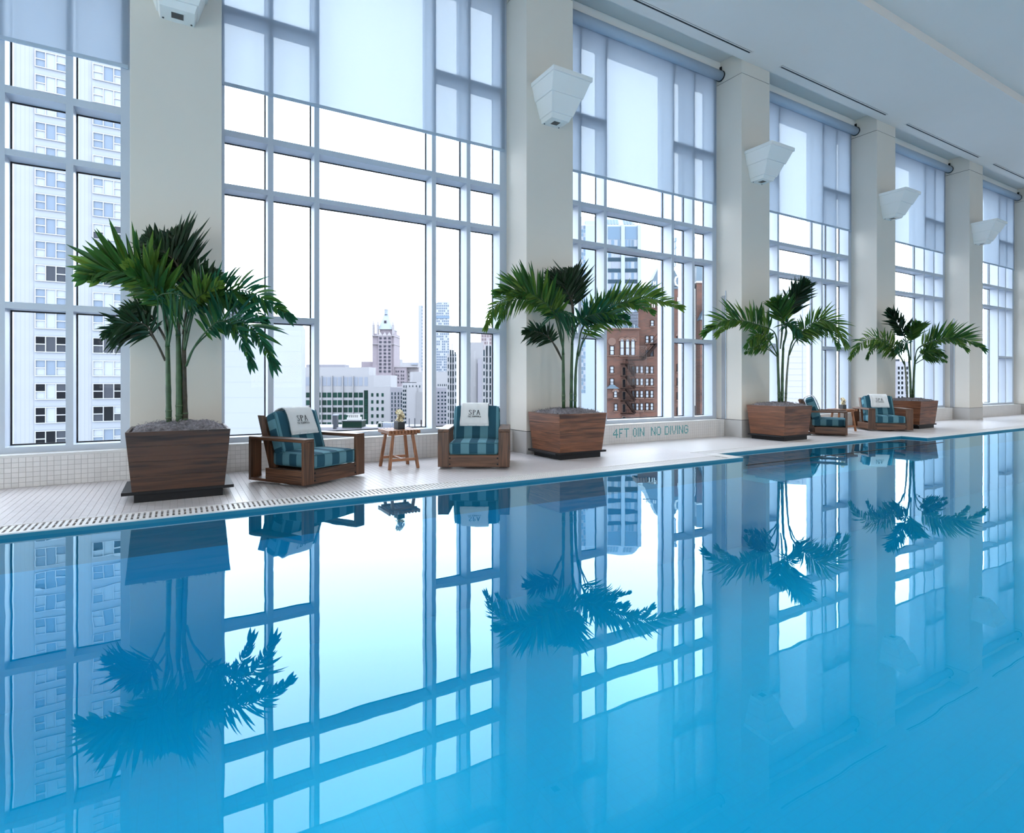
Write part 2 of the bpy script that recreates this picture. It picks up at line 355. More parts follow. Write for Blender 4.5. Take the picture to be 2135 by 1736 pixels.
def cells_mat(name, c_dark, c_light, w, h, thr):
    m, nt, N, L, p = new_mat(name); tc = N.new('ShaderNodeTexCoord'); sep = N.new('ShaderNodeSeparateXYZ'); L.new(tc.outputs['Object'], sep.inputs[0])
    fl = []; gr = []
    for i, s in ((0, w), (2, h)):
        d = N.new('ShaderNodeMath'); d.operation = 'DIVIDE'; d.inputs[1].default_value = s; L.new(sep.outputs[i], d.inputs[0])
        a = N.new('ShaderNodeMath'); a.operation = 'FLOOR'; L.new(d.outputs[0], a.inputs[0]); fl.append(a.outputs[0])
        b = N.new('ShaderNodeMath'); b.operation = 'FRACT'; L.new(d.outputs[0], b.inputs[0])
        c = N.new('ShaderNodeMath'); c.operation = 'LESS_THAN'; c.inputs[1].default_value = 0.28; L.new(b.outputs[0], c.inputs[0]); gr.append(c.outputs[0])
    cb = N.new('ShaderNodeCombineXYZ'); L.new(fl[0], cb.inputs[0]); L.new(fl[1], cb.inputs[1])
    wn = N.new('ShaderNodeTexWhiteNoise'); L.new(cb.outputs[0], wn.inputs['Vector'])
    lt = N.new('ShaderNodeMath'); lt.operation = 'LESS_THAN'; lt.inputs[1].default_value = thr; L.new(wn.outputs['Value'], lt.inputs[0])
    mx = N.new('ShaderNodeMath'); mx.operation = 'MAXIMUM'; L.new(gr[0], mx.inputs[0]); L.new(gr[1], mx.inputs[1])
    m2 = N.new('ShaderNodeMath'); m2.operation = 'MAXIMUM'; L.new(mx.outputs[0], m2.inputs[0]); L.new(lt.outputs[0], m2.inputs[1])
    mix = N.new('ShaderNodeMix'); mix.data_type = 'RGBA'; L.new(m2.outputs[0], mix.inputs['Factor']); mix.inputs[6].default_value = (*c_dark, 1); mix.inputs[7].default_value = (*c_light, 1)
    L.new(mix.outputs[2], p.inputs['Base Color']); p.inputs['Roughness'].default_value = 0.4
cells_mat('glass_tower', (0.038, 0.063, 0.107), (0.195, 0.208, 0.233), 1.35, 1.9, 0.25)
cells_mat('pink_cells', (0.07, 0.047, 0.053), (0.165, 0.145, 0.158), 1.2, 1.6, 0.1)

# ================================================================ THE ROOM
BAY, PX0, PW = 5.2, -0.455, 0.91
YD, YW = 7.57, 8.2                     # front of the piers, front of the window frames
ZC, ZP, ZU = 7.74, 7.935, 7.92         # ceiling, blind pocket, raised ceiling over the pool
KS = list(range(-1, 7))
def px(k): return PX0 + BAY * k
XL, XR = -8.5, px(6) + PW + 3
E1, E2 = 5.61, 6.09                    # pool edge, pool edge of the entry alcove
A0, A1 = 7.40, 13.15                   # alcove
WZ = -0.036

# ---- floor
fl = empty('floor'); tag(fl, 'pale tiled pool deck along the window wall', 'deck', kind='structure')
fb = MB()
fb.box(XL, A0 - 0.25, 5.93, 8.6, -0.3, -0.004); fb.box(A0 - 0.25, A1 + 0.25, 6.41, 8.6, -0.3, -0.004); fb.box(A1 + 0.25, XR, 5.93, 8.6, -0.3, -0.004)
fb.build('grout_bed', M['grout'], fl)
# tiles: the largest 300 in view are single pieces, the rest of the near deck one piece, then the far deck
PT = 0.06
tm = MB().box(0.0015, PT - 0.0015, 0.0015, PT - 0.0015, -0.004, 0.0).mesh('deck_tile'); tm.materials.append(M['deck_tile'])
nearc = []
for i in range(-31, 120):
    for j in range(34):
        x = i * PT; y = 5.95 + j * PT
        nearc.append((x, y))
def vis(x, y):
    D = x * CP + y * SP; u = CX + FPX * (x * SP - y * CP) / D
    if u < 4: return None
    for (a, b, c, d) in ((-0.5, 0.5, 6.35, 7.5), (0.6, 2.1, 6.4, 7.4)):
        if a < x < b and c < y < d: return None
    return D
cand = sorted((c for c in nearc if vis(*c) is not None), key=lambda c: vis(*c))
single = set(cand[:300])
for (x, y) in cand[:300]:
    o = bpy.data.objects.new('tile', tm); COL.objects.link(o); o.location = (x, y, 0); o.parent = fl
rest = MB()
for (x, y) in nearc:
    if (x, y) in single: continue
    g = 0.0015
    rest.add([(x+g, y+g, -0.004), (x+PT-g, y+g, -0.004), (x+PT-g, y+PT-g, -0.004), (x+g, y+PT-g, -0.004), (x+g, y+g, 0), (x+PT-g, y+g, 0), (x+PT-g, y+PT-g, 0), (x+g, y+PT-g, 0)],
             [(4,5,6,7), (0,1,5,4), (1,2,6,5), (2,3,7,6), (3,0,4,7)])
tag(rest.build('tiling', M['deck_tile'], fl), kind='stuff')
ff = MB(); x_end = 120 * PT
ff.box(x_end, A1 + 0.25, 6.41, 8.0, -0.004, 0); ff.box(A1 + 0.25, XR, 5.93, 8.0, -0.004, 0); ff.box(XL, -31 * PT, 5.93, 8.0, -0.004, 0)
ff.build('far_tiling', M['deck_far'], fl)

# ---- pool basin
pool = empty('pool_basin'); tag(pool, 'blue tiled swimming pool basin with a wider entry alcove', 'pool', kind='structure')
YN = -3.2
box('pool_floor', M['pool_tile'], pool, XL, XR - 2, YN, 6.2, -1.6, -1.35)
wb = MB()
wb.box(XL, A0, E1, 6.2, -1.35, -0.3); wb.box(A1, XR - 2, E1, 6.2, -1.35, -0.3); wb.box(A0, A1, E2, 6.4, -1.35, -0.3)
wb.box(XL, XR - 2, YN - 0.3, YN, -1.35, -0.3); wb.box(XR - 2, XR, YN - 0.3, 6.2, -1.35, -0.3)
wb.build('pool_wall', M['pool_wall'], pool)
bb = MB()
bb.box(XL, A0, E1, 5.66, -0.3, -0.006); bb.box(A1, XR - 2, E1, 5.66, -0.3, -0.006); bb.box(A0, A1, E2, E2 + 0.05, -0.3, -0.006)
bb.box(A0 - 0.249, A0, 5.66, E2 + 0.05, -0.3, -0.006); bb.box(A1, A1 + 0.249, 5.66, E2 + 0.05, -0.3, -0.006)
bb.box(XL, XR - 2, YN - 0.05, YN, -0.3, -0.006)
bb.build('waterline_band', M['pool_band'], pool)
cb = MB()
cb.box(XL, A0, E1, 5.66, -0.006, 0.003); cb.box(A1, XR - 2, E1, 5.66, -0.006, 0.003); cb.box(A0, A1, E2, E2 + 0.05, -0.006, 0.003)
cb.box(A0 - 0.25, A0, 5.66, E2 + 0.05, -0.006, 0.003); cb.box(A1, A1 + 0.25, 5.66, E2 + 0.05, -0.006, 0.003)
cb.build('coping', M['stone_white'], pool)
box('step_ledge', M['pool_wall'], pool, A0, A1, 5.22, E2, -1.35, -0.34)
box('step_nosing', M['black_rubber'], pool, A0 - 0.45, A1 - 0.3, 5.20, 5.22, -0.045, -0.031)
wm = MB(); wm.add([(XL, YN, WZ), (XR - 2, YN, WZ), (XR - 2, E1, WZ), (A1, E1, WZ), (A1, E2, WZ), (A0, E2, WZ), (A0, E1, WZ), (XL, E1, WZ)], [(0, 1, 2, 3, 4, 5, 6, 7)])
tag(wm.build('water', M['water']), 'still turquoise pool water mirroring the windows', 'water', kind='structure')
# ---- overflow grating
gr = empty('overflow_grating', (0, 5.8, 0)); tag(gr, 'white slatted overflow grating along the pool edge', 'grating')
box('channel', M['black_rubber'], gr, XL, A0 - 0.25, -0.14, 0.13, -0.3, -0.05)
MB().box(A0 - 0.25, A1 + 0.25, E2 + 0.05 - 5.8, 6.41 - 5.8, -0.3, -0.05).build('channel', M['black_rubber'], gr)
box('channel', M['black_rubber'], gr, A1 + 0.25, XR - 2, -0.14, 0.13, -0.3, -0.05)
sm = MB().box(-0.0125, 0.0125, 0, 0.27, -0.02, 0.0).mesh('slat'); sm.materials.append(M['grate_white'])
GP = 0.043; far = MB(); cnt = 0
def slats(x0, x1, y0):
    global cnt
    n = int((x1 - x0) / GP)
    for i in range(n):
        x = x0 + GP * (i + 0.5); D = x * CP + y0 * SP
        if x > -1.45 and cnt < 300:
            o = bpy.data.objects.new('slat', sm); COL.objects.link(o); o.location = (x, y0 - 5.8, 0); o.parent = gr; cnt += 1
        else: far.box(x - 0.0125, x + 0.0125, y0 - 5.8, y0 - 5.8 + 0.27, -0.02, 0)
slats(XL, A0 - 0.25, 5.66); slats(A0 - 0.25, A1 + 0.25, E2 + 0.05); slats(A1 + 0.25, XR - 2, 5.66)
tag(far.build('slats', M['grate_white'], gr), kind='stuff')
rb = MB(); 
for y in (5.795,): rb.box(XL, A0 - 0.25, y - 5.8, y - 5.8 + 0.012, -0.018, -0.003)
rb.build('rib', M['grate_white'], gr)
rm = MB(); rm.box(XL, A0 - 0.25, 0.118, 0.135, -0.02, 0.004); rm.box(A1 + 0.25, XR - 2, 0.118, 0.135, -0.02, 0.004); rm.box(A0 - 0.25, A1 + 0.25, 6.398 - 5.8, 6.415 - 5.8, -0.02, 0.004)
rm.build('edge_strip', M['grate_white'], gr)

# ---- window wall: parapet, piers, windows
par = empty('wall_window', (0, 8.0, 0)); tag(par, 'low tiled parapet below the tall windows', 'wall', kind='structure')
PZ = 0.345
for k in KS[:-1]:
    a, b = px(k) + PW, px(k + 1)
    box('parapet', M['grout'], par, a, b, 0.004, 0.5, -0.05, PZ - 0.02)
    box('sill', M['stone_white'], par, a, b, -0.004, 0.5, PZ - 0.02, PZ + 0.008)
wt = MB().box(0.0015, PT - 0.0015, 0, 0.006, 0.0015, PT - 0.0035).mesh('wall_tile'); wt.materials.append(M['tile_white'])
cells = []
for k in (-1, 0, 1):
    a, b = px(k) + PW, px(k + 1); n = int((b - a) / PT)
    for i in range(n):
        for j in range(6):
            x = a + (b - a) * i / n
            if x < -2.0: continue
            cells.append((x, j * 0.0545))
def hid(x): return -0.5 < x < 0.5 or 0.75 < x < 1.35
cells_v = sorted((c for c in cells if not hid(c[0])), key=lambda c: c[0])[:300]; sv = set(cells_v)
for (x, z) in cells_v:
    o = bpy.data.objects.new('tile', wt); COL.objects.link(o); o.location = (x, 0, z); o.scale = (1, 1, 0.0545 / PT); o.parent = par
wr = MB()
for (x, z) in cells:
    if (x, z) not in sv: wr.box(x + .0015, x + PT - .0015, 0, 0.006, z + .0015, z + 0.0545 - .0015)
for k in (2, 3, 4, 5):
    a, b = px(k) + PW, px(k + 1); n = int((b - a) / PT)
    if k <= 4:
        for i in range(n):
            for j in range(6):
                x = a + (b - a) * i / n; wr.box(x + .0015, x + PT - .0015, 0, 0.006, j * .0545 + .0015, j * .0545 + .053)
    else: wr.box(a, b, 0, 0.006, 0, PZ - 0.02)
tag(wr.build('tiling', M['tile_white'], par), kind='stuff')
# mosaic warning in the parapet: 4FT 0IN NO DIVING
GL = {'4': ['00010','00110','01010','10010','11111','00010','00010'], 'F': ['1111','1000','1000','1110','1000','1000','1000'], 'T': ['11111','00100','00100','00100','00100','00100','00100'],
      '0': ['0110','1001','1001','1001','1001','1001','0110'], 'I': ['1','1','1','1','1','1','1'], 'N': ['10001','11001','11001','10101','10011','10011','10001'],
      'O': ['01110','10001','10001','10001','10001','10001','01110'], 'D': ['11110','10001','10001','10001','10001','10001','11110'],
      'V': ['10001','10001','10001','10001','01010','01010','00100'], 'G': ['01110','10001','10000','10111','10001','10001','01110'], ' ': ['00'] * 7}
mtext = '4FT 0IN  NO DIVING'
tw = sum(len(GL[c][0]) + 1 for c in mtext) - 1
xs, xe = 6.89, 8.86; dx = (xe - xs) / tw; dz = 0.168 / 7; cx = xs
for ch in mtext:
    g = GL[ch]; mb = MB(); got = False
    for r, row in enumerate(g):
        for c, bit in enumerate(row):
            if bit == '1':
                x = cx + c * dx - cx; z = (6 - r) * dz; got = True
                mb.box(x + .001, x + dx - .001, -0.003, 0.004, z + .001, z + dz - .001)
    if got:
        o = mb.build('mosaic_letter', M['teal_tile'], par); o.location = (cx, 0, 0.107)
    cx += (len(g[0]) + 1) * dx
# piers
for k in KS:
    p = empty('pillar', (px(k), YD, 0))
    where = {-1: 'beyond the leftmost window', 0: 'behind the leftmost potted palm', 1: 'behind the second potted palm', 2: 'behind the third potted palm', 3: 'behind the fourth potted palm'}.get(k, 'number %d along the far end of the window wall' % (k + 1))
    tag(p, 'tall cream painted pier ' + where, 'pier', kind='structure')
    d = 0.95
    box('base', M['pier_tile'], p, 0, PW, 0, d, 0, 0.352)
    box('joint', M['joint_dark'], p, 0.008, PW - 0.008, 0.008, d, 0.352, 0.362)
    box('shaft', M['paint'], p, 0, PW, 0, d, 0.362, 7.470, 0.004)
    box('joint', M['joint_dark'], p, 0.008, PW - 0.008, 0.008, d, 7.470, 7.480)
    box('cap', M['paint'], p, 0, PW, 0, d, 7.480, ZP + 0.02)
for n, k in ((1, 2), (2, 4)):
    t = empty('trim_%d' % n, (px(k), 8.0, 0.362)); tag(t, 'slim metal track running up the side of the %s pier' % ('third' if n == 1 else 'fifth'), 'track', kind='structure')
    box('channel', M['steel'], t, -0.012, 0.001, -0.02, 0.06, 0, 2.6); box('edge', M['frame_metal'], t, -0.016, 0.001, -0.05, -0.035, 0, 2.7)
# windows
cols = [1.535, 2.135, 3.895, 4.495]; J0, J1 = PW, BAY
MW, MD = 0.07, 0.27
glaz = 0.25
def ring(x0, x1, y0, y1, z0, z1, w):
    m = MB(); m.box(x0, x0 + w, y0, y1, z0, z1); m.box(x1 - w, x1, y0, y1, z0, z1); m.box(x0 + w, x1 - w, y0, y1, z0, z0 + w); m.box(x0 + w, x1 - w, y0, y1, z1 - w, z1); return m
wn = 0
for k in KS[:-1]:
    wn += 1
    w = empty('window_%d' % wn, (px(k), YW, 0))
    nm = {1: 'leftmost window, facing the apartment tower', 2: 'second window, behind the two nearest armchairs', 3: 'third window, looking on the brick building', 4: 'fourth window, behind the farther pair of armchairs', 5: 'fifth window, behind the fourth palm', 6: 'window cut off by the right edge of the view'}.get(wn, 'window number %d far along the wall' % wn)
    tag(w, 'tall gridded ' + nm, 'window', kind='structure')
    sh = 0.09 if k == -1 else 0.0
    cs = [c + sh for c in cols]
    Z0, Z1 = 0.42, 7.70
    box('jamb', M['frame_metal'], w, J0, J0 + 0.07, 0, MD, PZ, ZP); box('jamb', M['frame_metal'], w, J1 - 0.13, J1, 0, MD, PZ, ZP)
    for c in cs: box('mullion', M['frame_metal'], w, c - MW/2, c + MW/2, 0, MD, Z0, Z1)
    edges = [(J0 + 0.07, cs[0] - MW/2), (cs[0] + MW/2, cs[1] - MW/2), (cs[1] + MW/2, cs[2] - MW/2), (cs[2] + MW/2, cs[3] - MW/2), (cs[3] + MW/2, J1 - 0.13)]
    box('bottom_rail', M['frame_metal'], w, J0 + 0.07, J1 - 0.13, 0, MD, PZ + 0.008, Z0); box('head_rail', M['frame_metal'], w, J0 + 0.07, J1 - 0.13, 0, MD, Z1, ZP)
    for ci, (a, b) in enumerate(edges):
        zs = [(3.65, 3.72), (4.335, 4.42)] if ci == 2 else [(1.96, 2.03), (3.65, 3.72), (4.335, 4.42), (5.95, 6.03)]
        for (za, zb) in zs: box('rail', M['frame_metal'], w, a, b, 0.002, MD, za, zb)
        lo = Z0
        for (za, zb) in zs + [(Z1, Z1)]:
            pn = box('pane', M['glass'], w, a, b, glaz, glaz + 0.012, lo, za)
            ring(a, b, glaz - 0.012, glaz, lo, za, 0.016).build('gasket', M['black_rubber'], pn)
            lo = zb
    # outer cladding seen through the glass
    for c in cs[2:]: box('fin', M['frame_metal'], w, c - MW/2, c + MW/2, MD + 0.02, MD + 0.12, Z0, Z1)
hw = empty('wall_header', (0, 8.5, ZP)); tag(hw, 'plain wall strip above the windows', 'wall', kind='structure')
box('panel', M['paint'], hw, XL, XR, 0, 0.3, -0.3, 0.6)
# ---- ceiling
ce = empty('ceiling', (0, 6.4, ZC)); tag(ce, 'smooth white ceiling stepping up over the pool', 'ceiling', kind='structure')
box('lower_panel', M['ceiling_paint'], ce, XL, XR, 5.38 - 6.4, YD - 6.4, 0, 0.5)
for k in KS[:-1]: box('blind_pocket', M['ceiling_paint'], ce, px(k) + PW, px(k + 1), YD - 6.4, 8.6 - 6.4, ZP - ZC, 0.5)
box('raised_panel', M['ceiling_paint'], ce, XL, XR, -9.3 - 6.4, 5.38 - 6.4, ZU - ZC, 0.5)
for (x, y) in FILL_SPOTS:
    MB().tube([(x, y - 6.4, ZU - ZC - 0.004), (x, y - 6.4, ZU - ZC + 0.01)], 0.30, 24).build('fill_spot_trim', M['ceiling_paint'], ce)  # discs added to the ceiling for the fill spots
for k in range(0, 6):
    s = empty('ceiling_vent', (px(k) + PW, 7.31, ZC)); 
    nm = {0: 'above the second window', 1: 'above the third window', 2: 'above the fourth window', 3: 'above the fifth window', 4: 'at the right edge of the picture'}.get(k, 'over bay number %d of the window wall' % (k + 2))
    tag(s, 'long black slot vent in the ceiling ' + nm, 'vent', 'slot vents along the ceiling')
    box('slot', M['black_rubber'], s, 0.03, 4.22, -0.002, 0.034, -0.004, 0.001); box('slot', M['black_rubber'], s, 0.03, 4.22, -0.036, -0.026, -0.004, 0.001)
    r = MB(); r.box(0, 4.25, -0.052, -0.036, -0.006, 0); r.box(0, 4.25, 0.034, 0.046, -0.006, 0); r.box(0, 4.25, -0.026, -0.002, -0.006, 0); r.box(0, 0.03, -0.036, 0.034, -0.006, 0); r.box(4.22, 4.25, -0.036, 0.034, -0.006, 0)
    r.build('frame', M['ceiling_paint'], s)
# ---- the side of the hall behind the camera: the same piers with open glazing, and the two ends
bk = empty('wall_back', (0, -9.0, 0)); tag(bk, 'glazed rear wall of the pool hall', 'wall', kind='structure')
for k in KS: box('pier', M['paint'], bk, px(k), px(k) + PW + 2.2, -0.5, 0, 0, ZU)
box('parapet', M['paint'], bk, XL, XR, -0.5, 0, 0, 0.9); box('header', M['paint'], bk, XL, XR, -0.5, 0, 3.4, ZU)
fbk = empty('floor_back', (0, -6.0, 0)); tag(fbk, 'tiled deck on the near side of the pool', 'deck', kind='structure')
box('slab', M['deck_far'], fbk, XL, XR, -3.3, 2.8, -0.3, 0)
we = empty('wall_end', (XR, 0, 0)); tag(we, 'painted end wall of the pool hall', 'wall', kind='structure')
box('panel', M['paint'], we, 0, 0.3, -9.5, 8.6, -0.3, ZU + 0.3)
wl = empty('wall_left', (XL, 0, 0)); tag(wl, 'glazed end wall of the pool hall on the near left', 'wall', kind='structure')
box('parapet', M['paint'], wl, -0.3, 0, -9.5, 8.6, -0.3, 0.9); box('header', M['paint'], wl, -0.3, 0, -9.5, 8.6, 3.2, ZU + 0.3)
for y in (-9.2, -5.6, -1.8, 2.0, 5.6): box('pier', M['paint'], wl, -0.3, 0, y, y + 0.9, 0.9, 6.6)

# ---- roller blinds
zb = {-1: 4.87, 0: 4.95, 1: 4.89, 2: 5.02, 3: 5.03, 4: 5.06}
for k in KS[:-1]:
    b = empty('roller_blind', (px(k), 8.08, 7.63))
    nm = {-1: 'over the leftmost window', 0: 'over the second window', 1: 'over the third window', 2: 'over the fourth window', 3: 'over the fifth window', 4: 'over the window at the right edge'}.get(k, 'over window number %d far along the wall' % (k + 2))
    tag(b, 'pale blue half lowered roller blind ' + nm, 'blind', 'roller blinds along the window wall')
    x0, x1, zl = 0.95, 5.15, zb.get(k, 5.05) + 0.055 - 7.63
    n = 24; m = MB()
    for i in range(n + 1):
        x = x0 + (x1 - x0) * i / n
        for z in (-0.02, zl * 0.5, zl): m.v.append((x, 0.004 * math.sin(i * 0.9) * (0 if z > -0.1 else 1) + 0.09, z))
    for i in range(n):
        for j in (0, 1):
            a = i * 3 + j; m.f.append((a, a + 1, a + 4, a + 3))
    m.build('cloth', M['shade_cloth'], b, smooth=True)
    MB().tube([(x0 - 0.02, 0, 0), (x1 + 0.02, 0, 0)], 0.10, 24).build('roller', M['shade_tube'], b, smooth=True)
    box('hem_bar', M['shade_tube'], b, x0, x1, 0.082, 0.100, zl - 0.035, zl + 0.012, 0.004)
    for s, xx in ((1, x1 + 0.02), (-1, x0 - 0.04)):
        br = MB().tube([(xx, 0, 0), (xx + 0.02, 0, 0)], 0.112, 16); br.box(xx, xx + 0.02, -0.03, 0.10, 0.02, 0.19); br.build('bracket', M['black_paint'], b)
    box('daylight_strip', M['lamp_white'], b, x0 - 0.04, x1 + 0.05, 0.02, 0.11, 0.10, 0.30)  # white strip stands in for daylight through the gap above the tube

# ---- wedge lamps on the piers
def make_lamp():
    t = empty('wall_lamp')
    w = PW / 2
    def sec(z0, w0, p0, z1, w1, p1, name):   # frustum from z0 (low) to z1 (high), p = projection from the pier
        m = MB(); m.hexa([(w - w0, -p0, z0), (w + w0, -p0, z0), (w + w0, 0, z0), (w - w0, 0, z0)], [(w - w1, -p1, z1), (w + w1, -p1, z1), (w + w1, 0, z1), (w - w1, 0, z1)])
        return m.build(name, M['lamp_white'], t, bevel=0.004)
    sec(-0.065, 0.372, 0.625, 0.0, 0.372, 0.63, 'rim')
    sec(-0.290, 0.300, 0.480, -0.065, 0.355, 0.600, 'upper_shell')
    sec(-0.535, 0.205, 0.345, -0.290, 0.282, 0.462, 'lower_shell')
    bp = sec(-0.605, 0.170, 0.285, -0.535, 0.190, 0.325, 'base')
    box('grille', M['lamp_glass'], t, w - 0.06, w + 0.06, -0.205, -0.09, -0.609, -0.604)
    fr = MB(); fr.box(w - 0.085, w + 0.085, -0.225, -0.07, -0.607, -0.6045); fr.build('grille_frame', M['lamp_white'], t)
    for s in (-1, 1): MB().tube([(w + s * 0.14, -0.04, -0.612), (w + s * 0.14, -0.04, -0.604)], 0.011, 10).build('screw', M['lamp_glass'], t)
    return t
lamp0 = make_lamp()
for i, k in enumerate(range(0, 6)):
    t = lamp0 if i == 0 else copy_tree(lamp0)
    t.location = (px(k), YD, 5.882)
    nm = {0: 'cut by the top edge, above the leftmost palm', 1: 'above the second palm', 2: 'above the third palm', 3: 'above the fourth palm', 4: 'on the fifth pier, smallest in view'}.get(k, 'on pier number %d far along the wall' % (k + 1))
    tag(t, 'white stepped wedge wall lamp ' + nm, 'wall lamp', 'wedge lamps on the piers')

# ================================================================ PLANTERS
def make_planter(label, x, yfront, wood_key='planter_wood'):
    p = empty('planter', (x, yfront + 0.37, 0)); tag(p, label, 'planter', 'wooden planters along the windows')
    hb, ht, z0, z1 = 0.39, 0.44, 0.105, 0.675
    db, dt = 0.37, 0.425
    n = 4
    for side in range(4):
        for i in range(n):
            za, zb_ = z0 + (z1 - z0) * i / n + 0.0008, z0 + (z1 - z0) * (i + 1) / n - 0.0008
            m = MB(); vs = []
            for z in (za, zb_):
                f = (z - z0) / (z1 - z0); a = hb + (ht - hb) * f; d = db + (dt - db) * f; th = 0.025
                if side == 0: q = [(-a, -d, z), (a, -d, z), (a - th, -d + th, z), (-a + th, -d + th, z)]
                if side == 1: q = [(a, -d, z), (a, d, z), (a - th, d - th, z), (a - th, -d + th, z)]
                if side == 2: q = [(a, d, z), (-a, d, z), (-a + th, d - th, z), (a - th, d - th, z)]
                if side == 3: q = [(-a, d, z), (-a, -d, z), (-a + th, -d + th, z), (-a + th, d - th, z)]
                vs.append(q)
            m.hexa(vs[0], vs[1]); m.build('plank', M[wood_key + ('_x' if side in (0, 2) else '_y')], p)
    box('plinth', M['black_paint'], p, -0.375, 0.375, -0.355, 0.355, 0, 0.075, 0.004)
    box('base_plate', M['black_paint'], p, -0.475, 0.475, -0.372, 0.372, 0.075, 0.105, 0.003)
    # moss mound
    g = 26; m = MB()
    for i in range(g + 1):
        for j in range(g + 1):
            u, v = i / g * 2 - 1, j / g * 2 - 1
            e = max(abs(u), abs(v)); hgt = 0.075 * (1 - e ** 3) + random.uniform(-0.012, 0.016) + 0.015 * math.sin(u * 7 + x) * math.cos(v * 6)
            m.v.append((u * 0.415, v * 0.40, 0.645 + max(hgt, -0.01) + (0.012 if e < 1 else 0)))
    for i in range(g):
        for j in range(g):
            a = i * (g + 1) + j; m.f.append((a, a + g + 1, a + g + 2, a + 1))
    ms = m.build('moss', M['moss'], p, smooth=True)
    st = MB()
    for q in range(420):
        u, v = random.uniform(-1, 1), random.uniform(-1, 1); e = max(abs(u), abs(v))
        b = Vector((u * 0.41, v * 0.395, 0.662 + 0.07 * (1 - e ** 3)))
        d = Vector((random.uniform(-1, 1), random.uniform(-1, 1), random.uniform(0.0, 0.7))).normalized(); L_ = random.uniform(0.03, 0.07)
        sd = d.cross(Vector((random.random(), random.random(), 1))).normalized() * 0.0022
        c = b + d * L_ * 0.5 + Vector((0, 0, 0.008)); t = b + d * L_ + Vector((random.uniform(-.02, .02), random.uniform(-.02, .02), -0.012))
        n0 = len(st.v); st.v += [tuple(b - sd), tuple(b + sd), tuple(c + sd), tuple(c - sd), tuple(t)]; st.f += [(n0, n0+1, n0+2, n0+3), (n0+3, n0+2, n0+4)]
    tag(st.build('moss_strands', M['moss_strand'], ms), kind='stuff')
    return p
PL = [(0.02, 6.40), (5.19, 6.735), (10.41, 6.68), (15.83, 6.75)]
make_planter('dark tapered wooden planter nearest the camera, before the leftmost pier', *PL[0], 'dark_wood')
make_planter('reddish wooden planter with one pale grained side, beside the second armchair', *PL[1])
make_planter('wooden planter partly hiding the third armchair', *PL[2])
make_planter('wooden planter partly hidden behind the fourth armchair', *PL[3])

# ================================================================ PALMS
def cr(pts, n):
    """Catmull-Rom through pts"""
    P = [pts[0] * 2 - pts[1]] + pts + [pts[-1] * 2 - pts[-2]]; out = []
    m = len(pts) - 1
    for i in range(n):
        t = i / (n - 1) * m; k = min(int(t), m - 1); f = t - k
        a, b, c, d = P[k], P[k+1], P[k+2], P[k+3]
        out.append(0.5 * ((2*b) + (c - a) * f + (2*a - 5*b + 4*c - d) * f*f + (3*b - a - 3*c + d) * f**3))
    return out
AX = Vector((CP, SP, 0)); RT = Vector((SP, -CP, 0)); UPV = Vector((0, 0, 1))
def leaflet_mesh(d, nrm, L_, w, droop):
    """narrow folded blade from the origin along d, sagging under its weight"""
    n = 5; m = MB(); side = d.cross(nrm).normalized()
    for i in range(n + 1):
        t = i / n
        c = d * (L_ * t) + Vector((0, 0, -droop * L_ * t * t))
        ww = w * (0.35 + 1.3 * t if t < 0.45 else (0.935 * (1 - t) / 0.55 + 0.02)) * 0.5 if i < n else 0.001
        if t < 0.45: ww = w * 0.5 * (0.30 + 0.70 * math.sin(t / 0.45 * math.pi / 2))
        elif i < n: ww = w * 0.5 * (1 - ((t - 0.45) / 0.55) ** 1.7)
        fold = nrm * (-0.42 * ww)
        m.v += [tuple(c - side * ww + fold * -1), tuple(c + fold), tuple(c + side * ww + fold * -1)]
    for i in range(n):
        a = i * 3; m.f += [(a, a + 1, a + 4, a + 3), (a + 1, a + 2, a + 5, a + 4)]
    return m.mesh('leaflet')
